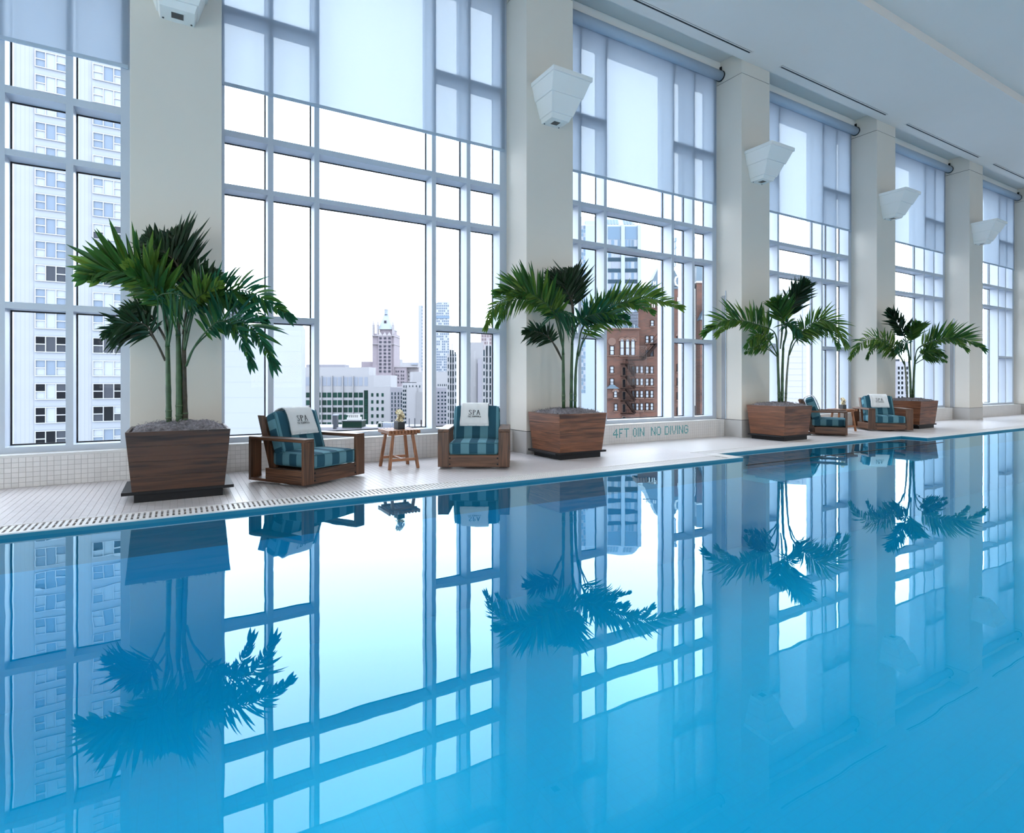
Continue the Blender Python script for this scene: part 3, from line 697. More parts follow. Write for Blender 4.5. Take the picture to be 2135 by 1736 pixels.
def make_palm(label, base, D, tf, stems, fronds, ppm, rnd):
    rng = random.Random(rnd)
    p = empty('palm', base); tag(p, label, 'palm', 'potted palms along the windows')
    B = Vector(base)
    def W(a, b, dd=0.0):
        x, y = tf(a, b); return atD(x, y, D + dd) - B
    for (pts, r0, r1, mt) in stems:
        c = cr([W(*q) for q in pts], 14); c[0] = c[0] + Vector((0, 0, -0.03))
        st = MB().tube(c, [r0 + (r1 - r0) * i / 13 + (0.0025 if i in (2, 5) else 0) for i in range(14)], 10).build('stem', M[mt], p, smooth=True)
        e = (c[13] - c[10]).normalized()
        MB().tube([c[13] - e * 0.02, c[13] + e * 0.07, c[13] + e * 0.17], [r1 + 0.002, r1 * 0.8, 0.007], 10).build('crown_shaft', M[mt], st, smooth=True)
        for i, f in enumerate((0.10, 0.22)):
            k = int(f * 13); q0, q1 = c[k], c[k] + (c[k + 1] - c[k]) * 0.22
            MB().tube([q0, q1], r0 + 0.0035, 10).build('node_ring', M['palm_sheath'], st, smooth=True)
    allv = []
    extra = []
    for (pts, ln, mt, dd, style) in fronds:      # younger fronds folded in among the long ones
        if len(pts) < 4: continue
        n = len(pts); d1 = dd[1] if isinstance(dd, tuple) else dd
        ja, jb, k = rng.uniform(-45, 45), rng.uniform(-70, 25), rng.uniform(0.66, 0.86)
        a0, b0 = pts[0][0], pts[0][1]
        np_ = [(a0 + (q[0] - a0) * (1 if i < 2 else k) + ja * (i / (n - 1)), b0 + (q[1] - b0) * (1 if i < 2 else 0.94) + jb * (i / (n - 1))) for i, q in enumerate(pts)]
        extra.append((np_, ln * 0.82, {'leaf_light': 'leaf_mid', 'leaf_mid': 'leaf_light'}.get(mt, mt), (0.0, d1 * 0.6 + rng.uniform(-.12, .08)), dict(style, n=max(6, int(style.get('n', 15) * 0.7)))))
    fronds = fronds + extra
    for (pts, ln, mt, dd, style) in fronds:
        n = len(pts); d0, d1 = dd if isinstance(dd, tuple) else (0.0, dd)
        cp = [W(q[0], q[1], d0 + (d1 - d0) * i / (n - 1)) for i, q in enumerate(pts)]
        c = cr(cp, 40)
        fr = MB().tube(c, [0.011 * (1 - 0.85 * i / 39) + 0.0012 for i in range(40)], 6).build('frond', M['palm_stem' if mt != 'leaf_dark' else 'palm_husk'], p, smooth=True)
        t0 = style.get('t0', 0.36); nl = int(style.get('n', 15) * 1.75); up = style.get('up', 1.0); dn = style.get('dn', 1.0); wid = style.get('w', 0.052)
        for i in range(nl):
            t = t0 + (1 - t0) * (i + 0.5) / nl
            k = min(int(t * 39), 38); T = (c[k + 1] - c[k]).normalized(); pos = c[k] + (c[k + 1] - c[k]) * (t * 39 - k)
            Nv = -AX; Nv = (Nv - T * Nv.dot(T)).normalized(); Pv = Nv.cross(T)
            if Pv.z < 0 and abs(Pv.z) > 0.15: Pv = -Pv
            s = (t - t0) / (1 - t0)
            prof = 0.62 + 0.5 * math.sin(math.pi * min(s * 0.95 + 0.12, 1)) - 0.28 * s * s
            for sg, amp in ((1, up), (-1, dn)):
                if amp <= 0.05: continue
                a = math.radians((66 - 42 * s) + rng.uniform(-7, 7)); a *= style.get('spread', 1.0)
                d = T * math.cos(a) + Pv * (sg * math.sin(a)) + Nv * rng.uniform(-0.15, 0.55) * style.get('fwd', 1.0)
                d.normalize()
                nr = (Nv + UPV * 0.45 + Vector((rng.uniform(-.5, .5), rng.uniform(-.5, .5), rng.uniform(-.5, .5)))).normalized()
                nr = (nr - d * nr.dot(d)).normalized()
                L_ = ln / ppm * prof * amp * rng.uniform(0.85, 1.3)
                mm = mt
                if mt == 'leaf_mid' and rng.random() < 0.25: mm = 'leaf_light'
                if mt == 'leaf_light' and rng.random() < 0.3: mm = 'leaf_mid'
                if mt == 'leaf_teal' and rng.random() < 0.3: mm = 'leaf_mid'
                me = leaflet_mesh(d, nr, L_, wid * rng.uniform(0.58, 0.95), style.get('droop', 0.22) * rng.uniform(0.5, 1.5))
                allv.append((L_, me, mm, fr, pos.copy()))
            if i == nl - 1:      # the two or three blades that end the frond
                for a in (-0.35, 0.0, 0.3):
                    d = (T + Pv * a).normalized(); nr = (Nv - d * Nv.dot(d)).normalized(); L_ = ln / ppm * 0.42
                    allv.append((L_, leaflet_mesh(d, nr, L_, wid, style.get('droop', 0.22)), mt, fr, c[39].copy()))
    allv.sort(key=lambda q: -q[0])
    for (L_, me, mm, fr, pos) in allv[:300]:
        o = obj('leaflet', me, M[mm], fr); o.location = pos
    byf = {}
    for (L_, me, mm, fr, pos) in allv[300:]:
        m = byf.setdefault(mm, MB())
        m.add([v.co + pos for v in me.vertices], [tuple(q.vertices) for q in me.polygons]); bpy.data.meshes.remove(me)
    for mm, m in byf.items(): tag(m.build('small_leaflets', M[mm], p), kind='stuff')
    return p
def TF(ox, oy, s): return lambda a, b: (ox + a / s, oy + b / s)
def palm_at(i): return (PL[i][0], PL[i][1] + 0.37, 0.70)
def dep(i): q = palm_at(i); return q[0] * CP + q[1] * SP
s1 = 3.616; D1 = dep(0)
make_palm('large palm in the nearest planter, one long frond drooping over the armchair', palm_at(0), D1, TF(160, 420, s1),
  [([(695,1690),(690,1350),(685,1080)], .028, .022, 'palm_stem'), ([(772,1690),(770,1250,.03),(765,1000,.05)], .030, .024, 'palm_stem'), ([(820,1690,.04),(812,1400,.05),(808,1100,.06)], .026, .02, 'palm_husk')],
  [([(685,1130),(690,900),(600,720),(430,565),(260,520),(110,555)], 330, 'leaf_mid', -.15, dict(up=1.0, dn=.42, n=20, t0=.34, w=.075, droop=.05)),
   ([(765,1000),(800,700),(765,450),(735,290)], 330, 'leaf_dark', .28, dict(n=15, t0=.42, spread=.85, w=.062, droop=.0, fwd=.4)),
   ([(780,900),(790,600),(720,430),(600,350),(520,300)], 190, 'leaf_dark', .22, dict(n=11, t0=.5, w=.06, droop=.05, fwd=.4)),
   ([(690,1100),(720,850),(640,690),(540,600),(440,520)], 250, 'leaf_light', -.3, dict(up=1.0, dn=.25, n=11, t0=.36, w=.07, droop=.05)),
   ([(690,1080),(650,820),(610,720),(720,690),(850,740)], 210, 'leaf_teal', -.4, dict(up=.35, dn=1.0, n=12, t0=.42, w=.035, droop=.45)),
   ([(668,1200),(600,1060),(500,955),(380,950),(250,990)], 190, 'leaf_dark', -.05, dict(n=12, t0=.34, w=.045, droop=.2)),
   ([(690,1080),(600,920),(480,850),(380,840)], 170, 'leaf_dark', .12, dict(n=9, t0=.34, w=.045, droop=.15)),
   ([(810,1120),(830,900),(930,730),(1100,670),(1330,690),(1580,850)], 230, 'leaf_teal', (.06, -.12), dict(up=1.0, dn=.75, n=20, t0=.30, w=.052, droop=.18)),
   ([(825,1240),(880,1110),(1010,980),(1170,885),(1330,960),(1460,1180)], 300, 'leaf_teal', (.05, -.25), dict(up=.9, dn=.35, n=18, t0=.40, w=.048, droop=.25)),
   ([(815,1120),(850,900),(900,740),(960,690),(1060,640)], 190, 'leaf_light', (.06, -.2), dict(up=1.0, dn=.4, n=9, t0=.42, w=.058, droop=.05)),
   ([(800,1000),(840,800),(920,640),(1030,560)], 190, 'leaf_dark', .2, dict(n=8, t0=.5, w=.055, droop=.0, fwd=.3))], FPX / D1 * s1, 11)
s2 = 4.852; D2 = dep(1)
make_palm('bushy palm beside the second armchair, dark upright fronds behind', palm_at(1), D2, TF(990, 520, s2),
  [([(898,1590),(895,1250),(893,1050)], .027, .022, 'palm_stem'), ([(975,1590,.03),(980,1200,.04),(985,950,.05)], .027, .022, 'palm_stem'), ([(1012,1590,.02),(1020,1250,.02),(1040,1050,.02)], .024, .018, 'palm_stem')],
  [([(893,1050),(890,800),(780,620),(620,480),(450,410),(280,430)], 300, 'leaf_mid', -.2, dict(up=1.0, dn=.4, n=20, t0=.34, w=.072, droop=.05)),
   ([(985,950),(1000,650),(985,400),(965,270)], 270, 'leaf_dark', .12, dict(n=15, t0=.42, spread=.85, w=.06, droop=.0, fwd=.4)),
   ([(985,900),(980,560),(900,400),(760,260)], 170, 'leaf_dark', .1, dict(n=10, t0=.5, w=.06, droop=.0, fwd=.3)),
   ([(893,1000),(860,760),(800,650),(900,640),(1050,700)], 200, 'leaf_teal', -.4, dict(up=.35, dn=1.0, n=12, t0=.42, w=.036, droop=.4)),
   ([(885,1120),(820,980),(720,870),(620,830),(530,830)], 160, 'leaf_dark', -.1, dict(n=12, t0=.34, w=.045, droop=.2)),
   ([(890,1000),(800,650),(640,520),(420,480),(220,560),(120,760)], 170, 'leaf_light', -.25, dict(up=.8, dn=.9, n=19, t0=.38, w=.040, droop=.3)),
   ([(1040,1050),(1090,800),(1250,630),(1500,530),(1750,490),(2040,570)], 240, 'leaf_light', -.1, dict(up=1.0, dn=.55, n=22, t0=.30, w=.052, droop=.12)),
   ([(985,950),(1020,780),(1130,680),(1310,640),(1500,680)], 190, 'leaf_teal', -.3, dict(up=1.0, dn=.6, n=14, t0=.36, w=.052, droop=.12)),
   ([(1050,1080),(1100,930),(1200,790),(1350,710),(1540,740)], 130, 'leaf_mid', -.05, dict(up=.7, dn=.9, n=12, t0=.34, w=.045, droop=.3))], FPX / D2 * s2, 12)
s3 = 5.985; D3 = dep(2)
make_palm('palm beside the third armchair, wide fronds left and right and one rising', palm_at(2), D3, TF(1460, 560, s3),
  [([(985,1660),(975,1350),(965,1060)], .028, .022, 'palm_stem'), ([(1022,1660),(1025,1300),(1035,1000)], .028, .022, 'palm_stem'), ([(1065,1660),(1080,1350),(1100,1120)], .022, .016, 'palm_stem_grey')],
  [([(965,1060),(930,800),(720,700),(480,640),(280,660),(90,780)], 300, 'leaf_mid', -.35, dict(up=1.0, dn=.35, n=24, t0=.28, w=.055, droop=.12)),
   ([(960,1080),(900,960),(800,850),(690,830),(590,940)], 190, 'leaf_mid', -.3, dict(up=.7, dn=.8, n=12, t0=.34, w=.05, droop=.25)),
   ([(950,1090),(850,1010),(720,970),(580,1040)], 110, 'leaf_mid', -.25, dict(n=10, t0=.36, w=.04, droop=.2)),
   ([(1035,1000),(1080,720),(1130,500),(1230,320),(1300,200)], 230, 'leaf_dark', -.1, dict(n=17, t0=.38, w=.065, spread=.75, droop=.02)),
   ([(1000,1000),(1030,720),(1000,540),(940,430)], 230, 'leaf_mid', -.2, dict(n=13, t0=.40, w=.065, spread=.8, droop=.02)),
   ([(1100,1100),(1150,900),(1290,770),(1480,640),(1680,700),(1800,920)], 230, 'leaf_light', -.2, dict(up=1.0, dn=.7, n=20, t0=.30, w=.05, droop=.22)),
   ([(1030,1000),(1070,800),(1050,690),(1150,690),(1230,790)], 170, 'leaf_teal', -.4, dict(up=.6, dn=1.0, n=11, t0=.42, w=.04, droop=.35)),
   ([(1110,1080),(1180,920),(1310,810),(1440,760),(1600,770)], 150, 'leaf_mid', -.1, dict(up=.6, dn=1.0, n=13, t0=.30, w=.045, droop=.3))], FPX / D3 * s3, 13)
s4 = 6.887; D4 = dep(3)
make_palm('farthest palm, behind the fourth armchair, a long frond reaching the right pier', palm_at(3), D4, TF(1760, 620, s4),
  [([(905,1425),(890,1150),(870,960)], .022, .016, 'palm_stem_grey'), ([(958,1430),(950,1150),(935,920)], .028, .022, 'palm_stem'), ([(990,1430),(1000,1150),(1015,930)], .028, .022, 'palm_stem')],
  [([(1015,930),(1060,740),(1280,630),(1500,580),(1720,600),(1960,720)], 270, 'leaf_mid', -.35, dict(up=1.0, dn=.35, n=24, t0=.28, w=.055, droop=.12)),
   ([(1015,940),(1080,850),(1180,780),(1290,740),(1420,820)], 170, 'leaf_mid', -.3, dict(up=.7, dn=.8, n=12, t0=.34, w=.05, droop=.25)),
   ([(1025,950),(1130,890),(1260,850),(1440,910)], 100, 'leaf_mid', -.25, dict(n=10, t0=.36, w=.04, droop=.2)),
   ([(935,920),(900,660),(830,480),(730,330),(650,210)], 210, 'leaf_dark', -.3, dict(n=17, t0=.38, w=.065, spread=.75, droop=.02)),
   ([(960,900),(960,660),(990,500),(1045,400)], 200, 'leaf_mid', -.3, dict(n=13, t0=.40, w=.065, spread=.8, droop=.02)),
   ([(870,960),(810,850),(700,740),(480,590),(270,630),(110,830)], 210, 'leaf_light', -.55, dict(up=1.0, dn=.7, n=20, t0=.30, w=.05, droop=.22)),
   ([(950,900),(920,740),(900,650),(810,660),(750,750)], 150, 'leaf_teal', -.45, dict(up=.6, dn=1.0, n=11, t0=.42, w=.04, droop=.35)),
   ([(860,960),(790,840),(660,750),(520,690),(320,690)], 130, 'leaf_mid', -.45, dict(up=.6, dn=1.0, n=13, t0=.30, w=.045, droop=.3))], FPX / D4 * s4, 14)

# ================================================================ ARMCHAIRS, TOWELS
def cushion(sx, sy, sz, r, puff=0.02, n=10):
    """rounded upholstered block centred on the origin"""
    m = MB(); idx = {}
    def pt(u, v, w):
        q = Vector((u, v, w)); h = Vector((sx/2, sy/2, sz/2)); pz = Vector((u*h.x, v*h.y, w*h.z))
        inner = Vector([max(-h[i] + r, min(h[i] - r, pz[i])) for i in range(3)]); d = pz - inner
        if d.length > 1e-9: pz = inner + d.normalized() * r
        fu = (1 - u*u) * (1 - v*v) * (1 - w*w)
        if abs(w) == 1: pz.z += w * puff * (1 - u**2) * (1 - v**2)
        if abs(v) == 1: pz.y += v * puff * 0.6 * (1 - u**2) * (1 - w**2)
        if abs(u) == 1: pz.x += u * puff * 0.4 * (1 - v**2) * (1 - w**2)
        return pz
    rr = [-1 + 2 * i / n for i in range(n + 1)]
    # denser near edges
    rr = [math.copysign(abs(t) ** 0.7, t) if t else 0.0 for t in rr]
    def vid(u, v, w):
        k = (round(u, 5), round(v, 5), round(w, 5))
        if k not in idx: idx[k] = len(m.v); m.v.append(tuple(pt(u, v, w)))
        return idx[k]
    for ax in range(3):
        for s in (-1, 1):
            for i in range(n):
                for j in range(n):
                    q = []
                    for (a, b) in ((i, j), (i + 1, j), (i + 1, j + 1), (i, j + 1)):
                        t = [0, 0, 0]; t[ax] = s; t[(ax+1) % 3] = rr[a]; t[(ax+2) % 3] = rr[b]; q.append(vid(*t))
                    m.f.append(tuple(q) if s > 0 else tuple(q[::-1]))
    return m
CW, CD = 0.94, 0.90       # chair width, depth
LEAN = math.radians(19)
def make_chair():
    c = empty('armchair'); w2 = CW / 2
    bw, bt = 0.145, 0.038  # board width, board thickness
    z0, z1 = 0.03, 0.525
    for s in (-1, 1):
        xa, xb = (w2 - bw, w2) if s > 0 else (-w2, -w2 + bw)
        box('front_post', M['walnut_z'], c, xa, xb, 0.0, bt, z0, z1 - bt, 0.004)
        box('armrest', M['walnut_y'], c, xa, xb, 0.0, CD - 0.02, z1 - bt, z1, 0.006)
        box('rear_post', M['walnut_z'], c, xa, xb, CD - 0.02 - bt, CD - 0.02, z0, z1 - bt, 0.004)
        box('runner', M['walnut_y'], c, xa, xb, bt, CD - 0.02 - bt, z0, z0 + 0.03, 0.003)
        xi = s * (w2 - bw - 0.012)
        # leaning side stile that carries the back
        m = MB(); y0 = 0.56; t = math.tan(LEAN)
        xa2, xb2 = (xi - 0.024, xi) if s > 0 else (xi, xi + 0.024)
        ya = lambda z: y0 + (z - z0) * t
        m.hexa([(xa2, ya(z0), z0), (xb2, ya(z0), z0), (xb2, ya(z0) + 0.13, z0), (xa2, ya(z0) + 0.13, z0)], [(xa2, ya(.755) + 0.02, .755), (xb2, ya(.755) + 0.02, .755), (xb2, ya(.755) + 0.12, .755), (xa2, ya(.755) + 0.12, .755)])
        m.build('back_stile', M['walnut_z'], c, bevel=0.004)
        box('side_apron', M['walnut_y'], c, min(s * (w2 - .03), s * w2), max(s * (w2 - .03), s * w2), bt, 0.60, z0, 0.185, 0.003)
        # outer side panel below the seat
        xo = s * (w2 - 0.02)
    ap = box('front_apron', M['walnut_x'], c, -w2 + bw - 0.001, w2 - bw + 0.001, 0.004, 0.040, z0, 0.185, 0.003)
    for s in (-1, 1):
        for z in (0.065, 0.145):
            xx = s * (w2 - bw - 0.012); box('dowel', M['black_paint'], ap, xx - 0.010, xx + 0.010, 0.001, 0.01, z - 0.010, z + 0.010)
    box('seat_deck', M['walnut_x'], c, -w2 + bw, w2 - bw, 0.04, 0.72, 0.14, 0.165)
    # back panel, leaning
    t = math.tan(LEAN); m = MB(); ya = lambda z: 0.62 + (z - z0) * t
    wi = w2 - bw - 0.036
    m.hexa([(-wi, ya(.15), .15), (wi, ya(.15), .15), (wi, ya(.15) + .02, .15), (-wi, ya(.15) + .02, .15)], [(-wi, ya(.735), .735), (wi, ya(.735), .735), (wi, ya(.735) + .02, .735), (-wi, ya(.735) + .02, .735)])
    m.build('back_panel', M['walnut_x'], c)
    MB().tube([(0, 0.45, 0.0), (0, 0.45, 0.035)], 0.26, 24).build('swivel_base', M['black_paint'], c)
    sw = CW - 2 * bw + 0.0
    st = cushion(sw - 0.004, 0.66, 0.165, 0.035, 0.012).build('seat_cushion', M['stripe_seat'], c, smooth=True); st.location = (0, 0.335, 0.270)
    for zz in (0.072, -0.072):
        MB().tube([(-sw/2 + .012, -.325, zz), (sw/2 - .012, -.325, zz)], 0.005, 6).build('piping', M['piping'], st, smooth=True)
    bk_ = cushion(sw - 0.004, 0.17, 0.50, 0.045, 0.018).build('back_cushion', M['stripe_back'], c, smooth=True)
    bk_.rotation_euler = (-LEAN, 0, 0); bk_.location = (0, 0.640, 0.548)
    for s in (-1, 1): MB().tube([(s * (sw/2 - .014), -.070, -.24), (s * (sw/2 - .014), -.070, .24)], 0.005, 6).build('piping', M['piping'], bk_, smooth=True)
    return c
# stroke lettering: letters as chains of points in a unit box (width, height 1)
STK = {'S': (0.55, [[(.50,.86),(.40,.97),(.26,1.0),(.12,.93),(.08,.79),(.16,.65),(.30,.54),(.44,.42),(.50,.27),(.45,.11),(.32,.01),(.16,.0),(.04,.10),(.03,.17)]]),
       'P': (0.55, [[(.12,0),(.12,1)],[(.12,1),(.32,1.0),(.48,.90),(.50,.74),(.44,.60),(.30,.52),(.12,.52)],[(.02,0),(.24,0)],[(.02,1),(.12,1)]]),
       'A': (0.72, [[(.06,0),(.36,1.0),(.66,0)],[(.17,.36),(.55,.36)],[(.0,0),(.14,0)],[(.55,0),(.74,0)]]),
       'T': (0.6, [[(.3,0),(.3,1)],[(.02,1),(.58,1)]]), 'H': (0.65, [[(.08,0),(.08,1)],[(.57,0),(.57,1)],[(.08,.5),(.57,.5)]]), 'E': (0.5, [[(.08,0),(.08,1)],[(.08,1),(.46,1)],[(.08,.5),(.4,.5)],[(.08,0),(.46,0)]]),
       'N': (0.65, [[(.08,0),(.08,1),(.57,0),(.57,1)]]), 'I': (0.2, [[(.1,0),(.1,1)]]), 'U': (0.62, [[(.08,1),(.08,.25),(.2,.03),(.42,.03),(.54,.25),(.54,1)]]), 'L': (0.48, [[(.08,1),(.08,0),(.44,0)]]),
       'O': (0.7, [[(.35,0),(.12,.12),(.04,.5),(.12,.88),(.35,1),(.58,.88),(.66,.5),(.58,.12),(.35,0)]]), ' ': (0.35, [])}
def text2d(txt, h, lw, gap):
    """flat ribbons; returns (quads of 2D points, width)"""
    x = 0; quads = []
    for ch in txt:
        w, st = STK[ch]
        for s in st:
            for a, b in zip(s[:-1], s[1:]):
                A = Vector((x + a[0]*h, a[1]*h)); B_ = Vector((x + b[0]*h, b[1]*h)); d = (B_ - A)
                if d.length < 1e-9: continue
                d.normalize(); steep = 0.55 + 0.75 * abs(d.y) ** 2 if lw > 0 else 1
                nrm = Vector((-d.y, d.x)) * abs(lw) * 0.5 * steep; e = d * abs(lw) * 0.25
                quads.append([A - nrm - e, B_ - nrm + e, B_ + nrm + e, A + nrm - e])
        x += (w + gap) * h
    return quads, x - gap * h
def make_towel():
    t = empty('spa_towel'); wt_ = 0.385
    # profile in the chair's y-z plane: hangs behind the back, folds over the top, down the front of the cushion
    cs, sn = math.cos(LEAN), math.sin(LEAN)
    def loc(y, z): return (y * cs + z * sn, -y * sn + z * cs)   # back-cushion frame -> chair frame (rotation about x by -LEAN)
    prof = [(0.112, 0.02), (0.112, 0.20), (0.098, 0.262), (0.06, 0.292), (0.0, 0.300), (-0.06, 0.292), (-0.098, 0.262), (-0.112, 0.20), (-0.118, 0.10), (-0.121, 0.0), (-0.119, -0.055)]
    n = 14; m = MB(); th = 0.012
    for i in range(n + 1):
        u = (i / n - 0.5)
        for s in (0, 1):
            for j, (y, z) in enumerate(prof):
                nx = Vector((y, max(z - 0.2, 0) * 1.0)).normalized() if j not in () else 0
                yy, zz = y + nx[0] * th * s, z + nx[1] * th * s
                wav = 0.004 * math.sin(u * 22) * (1 if j > 6 else 0.3)
                ly, lz = loc(yy + wav * (-1 if y < 0 else 1), zz)
                fl_ = 1.0 + (0.05 if j in (9, 10) else 0.0)
                m.v.append((u * wt_ * fl_, ly, lz))
    K = len(prof)
    for i in range(n):
        a = i * 2 * K; b = (i + 1) * 2 * K
        for j in range(K - 1):
            m.f.append((a + j, a + j + 1, b + j + 1, b + j)); m.f.append((a + K + j, b + K + j, b + K + j + 1, a + K + j + 1))
        m.f.append((a, b, b + K, a + K)); m.f.append((a + K - 1, a + 2*K - 1, b + 2*K - 1, b + K - 1))
    for i in (0, n):
        a = i * 2 * K
        for j in range(K - 1): m.f.append((a + j, a + K + j, a + K + j + 1, a + j + 1))
    m.build('cloth', M['towel'], t, smooth=True)
    # lettering on the front drop
    L3 = MB()
    def put(quads, w, zc):
        for q in quads:
            vs = []
            for p_ in q:
                u = p_.x - w / 2; z = zc + p_.y
                f = min(max((0.20 - z) / 0.2, 0), 1); y = -0.112 - 0.009 * f - th - 0.008
                yy = y + 0.004 * math.sin(u / wt_ * 22) * -1
                ly, lz = loc(yy, z); vs.append((u, ly, lz))
            L3.add(vs, [(0, 1, 2, 3)])
    q, w = text2d('SPA', 0.068, 0.0075, 0.24); put(q, w, 0.105)
    put([[Vector((0, 0)), Vector((0.17, 0)), Vector((0.17, 0.0015)), Vector((0, 0.0015))]], 0.17, 0.094)
    q, w = text2d('THE PENINSULA', 0.019, -0.0036, 0.22); put(q, w, 0.068)
    L3.build('lettering', M['print_dark'], t)
    b = box('hem', M['towel'], t, -wt_ / 2 * 1.05, wt_ / 2 * 1.05, -0.003, 0.003, 0, 0.012); ly, lz = loc(-0.131, -0.052); b.location = (0, ly, lz); b.rotation_euler = (-LEAN, 0, 0)
    return t
def rotd(th): return Vector((math.cos(th), math.sin(th), 0)), Vector((-math.sin(th), math.cos(th), 0))
chair0 = make_chair(); towel0 = make_towel()
CH = [  # (corner, which corner, angle, chair label, towel label)
  ((1.165, 6.345), 'L', 32, 'teak lounge armchair with striped teal cushions beside the nearest planter', 'white spa towel hung over the leftmost armchair'),
  ((3.74, 6.385), 'R', -31, 'teak lounge armchair facing the camera beside the second planter', 'white spa towel on the armchair beside the second planter'),
  ((12.02, 6.58), 'L', 31, 'teak lounge armchair partly hidden behind the third planter', 'white spa towel seen edge on, behind the third planter'),
  ((14.52, 6.47), 'R', -40, 'teak lounge armchair in front of the farthest planter', 'white spa towel on the armchair before the farthest planter')]
for i, (cn, wh, an, lab, tl) in enumerate(CH):
    th = math.radians(an); u, b = rotd(th)
    o = Vector((cn[0], cn[1], 0)) + u * (CW / 2 if wh == 'L' else -CW / 2)
    c = chair0 if i == 0 else copy_tree(chair0)
    t = towel0 if i == 0 else copy_tree(towel0)
    c.location = o; c.rotation_euler = (0, 0, th); tag(c, lab, 'armchair', 'lounge armchairs by the windows')
    off = u * (0.015, -0.03, 0.0, 0.0)[i] + b * 0.640
    t.location = o + off + Vector((0, 0, 0.540)); t.rotation_euler = (0, 0, th); tag(t, tl, 'towel', 'spa towels on the armchairs')

# ================================================================ SIDE TABLES, VASES
def make_table():
    t = empty('side_table'); n = 10; W_, Dp = 0.43, 0.47
    for i in range(n):
        x = -W_/2 + 0.012 + (W_ - 0.024) * i / (n - 1)
        box('slat', M['teak_y'], t, x - 0.012, x + 0.012, -Dp/2, Dp/2, 0.465, 0.512, 0.003)
    for y in (-0.15, 0.15):
        box('bearer', M['teak_x'], t, -W_/2 + 0.02, W_/2 - 0.02, y - 0.016, y + 0.016, 0.44, 0.464, 0.004)
    for sx in (-1, 1):
        for sy in (-1, 1):
            MB().beam((sx * 0.195, sy * 0.195, 0.0), (sx * 0.135, sy * 0.150, 0.45), 0.038, 0.038, (0, 1, 0)).build('leg', M['teak_z'], t, bevel=0.004)
    for sy in (-1, 1): box('stretcher', M['teak_x'], t, -0.165, 0.165, sy * 0.183 - 0.011, sy * 0.183 + 0.011, 0.105, 0.140, 0.003)
    box('cross_stretcher', M['teak_y'], t, -0.016, 0.016, -0.173, 0.173, 0.112, 0.134, 0.003)
    return t
def make_vase():
    v = empty('flower_vase'); s = 0.053
    m = MB(); m.box(-s, s, -s, s, 0, 0.008); m.box(-s, -s + .006, -s, s, 0.008, 0.10); m.box(s - .006, s, -s, s, 0.008, 0.10); m.box(-s + .006, s - .006, -s, -s + .006, 0.008, 0.10); m.box(-s + .006, s - .006, s - .006, s, 0.008, 0.10)
    m.build('pot', M['vase_black'], v, bevel=0.002)
    rng = random.Random(5)
    box('soil', M['moss'], v, -s + .006, s - .006, -s + .006, s - .006, 0.06, 0.09)
    for i in range(30):
        a = rng.uniform(0, 6.28); r = rng.uniform(0.0, 0.055); h = rng.uniform(0.115, 0.245)
        top = Vector((math.cos(a) * r * 1.1, math.sin(a) * r * 1.1, h))
        st = MB().tube([(top.x * 0.4, top.y * 0.4, 0.08), (top.x * 0.8, top.y * 0.8, 0.08 + (h - 0.08) * 0.6), top], 0.0022, 5).build('stem', M['flower_stem'], v)
        f = MB(); ax = Vector((math.cos(a), math.sin(a), rng.uniform(0.1, 0.9))).normalized(); sx = ax.cross(UPV).normalized(); sy = sx.cross(ax); R = rng.uniform(0.022, 0.034)
        for k in range(5):
            b = 2 * math.pi * k / 5 + a; d = sx * math.cos(b) + sy * math.sin(b); e = sx * -math.sin(b) + sy * math.cos(b)
            f.add([top, top + d * R * .6 + e * R * .42 + ax * .003, top + d * R * 1.15 + ax * .007, top + d * R * .6 - e * R * .42 + ax * .003, top + d * R * .55 + ax * .006], [(0, 1, 4), (1, 2, 4), (2, 3, 4), (3, 0, 4)])
        bl = f.build('blossom', M['petal_cream'], st); 
        MB().tube([top - ax * .002, top + ax * .010], [0.0065, 0.003], 6).build('heart', M['petal_brown'], bl)
    return v
tb0 = make_table(); vs0 = make_vase()
TB = [((2.562, 7.315), 'slatted teak side table between the two nearest armchairs', 'black cube vase of cream blossoms on the nearer side table'),
      ((13.30, 7.40), 'slatted teak side table between the two farther armchairs', 'black cube vase of cream blossoms on the farther side table')]
for i, (p_, a, b) in enumerate(TB):
    t = tb0 if i == 0 else copy_tree(tb0); v = vs0 if i == 0 else copy_tree(vs0)
    t.location = (p_[0], p_[1], 0); tag(t, a, 'side table', 'teak side tables')
    v.location = (p_[0] - (0.0 if i == 0 else 0.02), p_[1] - 0.02, 0.5125); v.rotation_euler = (0, 0, math.radians(12 if i == 0 else -10)); tag(v, b, 'vase', 'flower vases on the side tables')

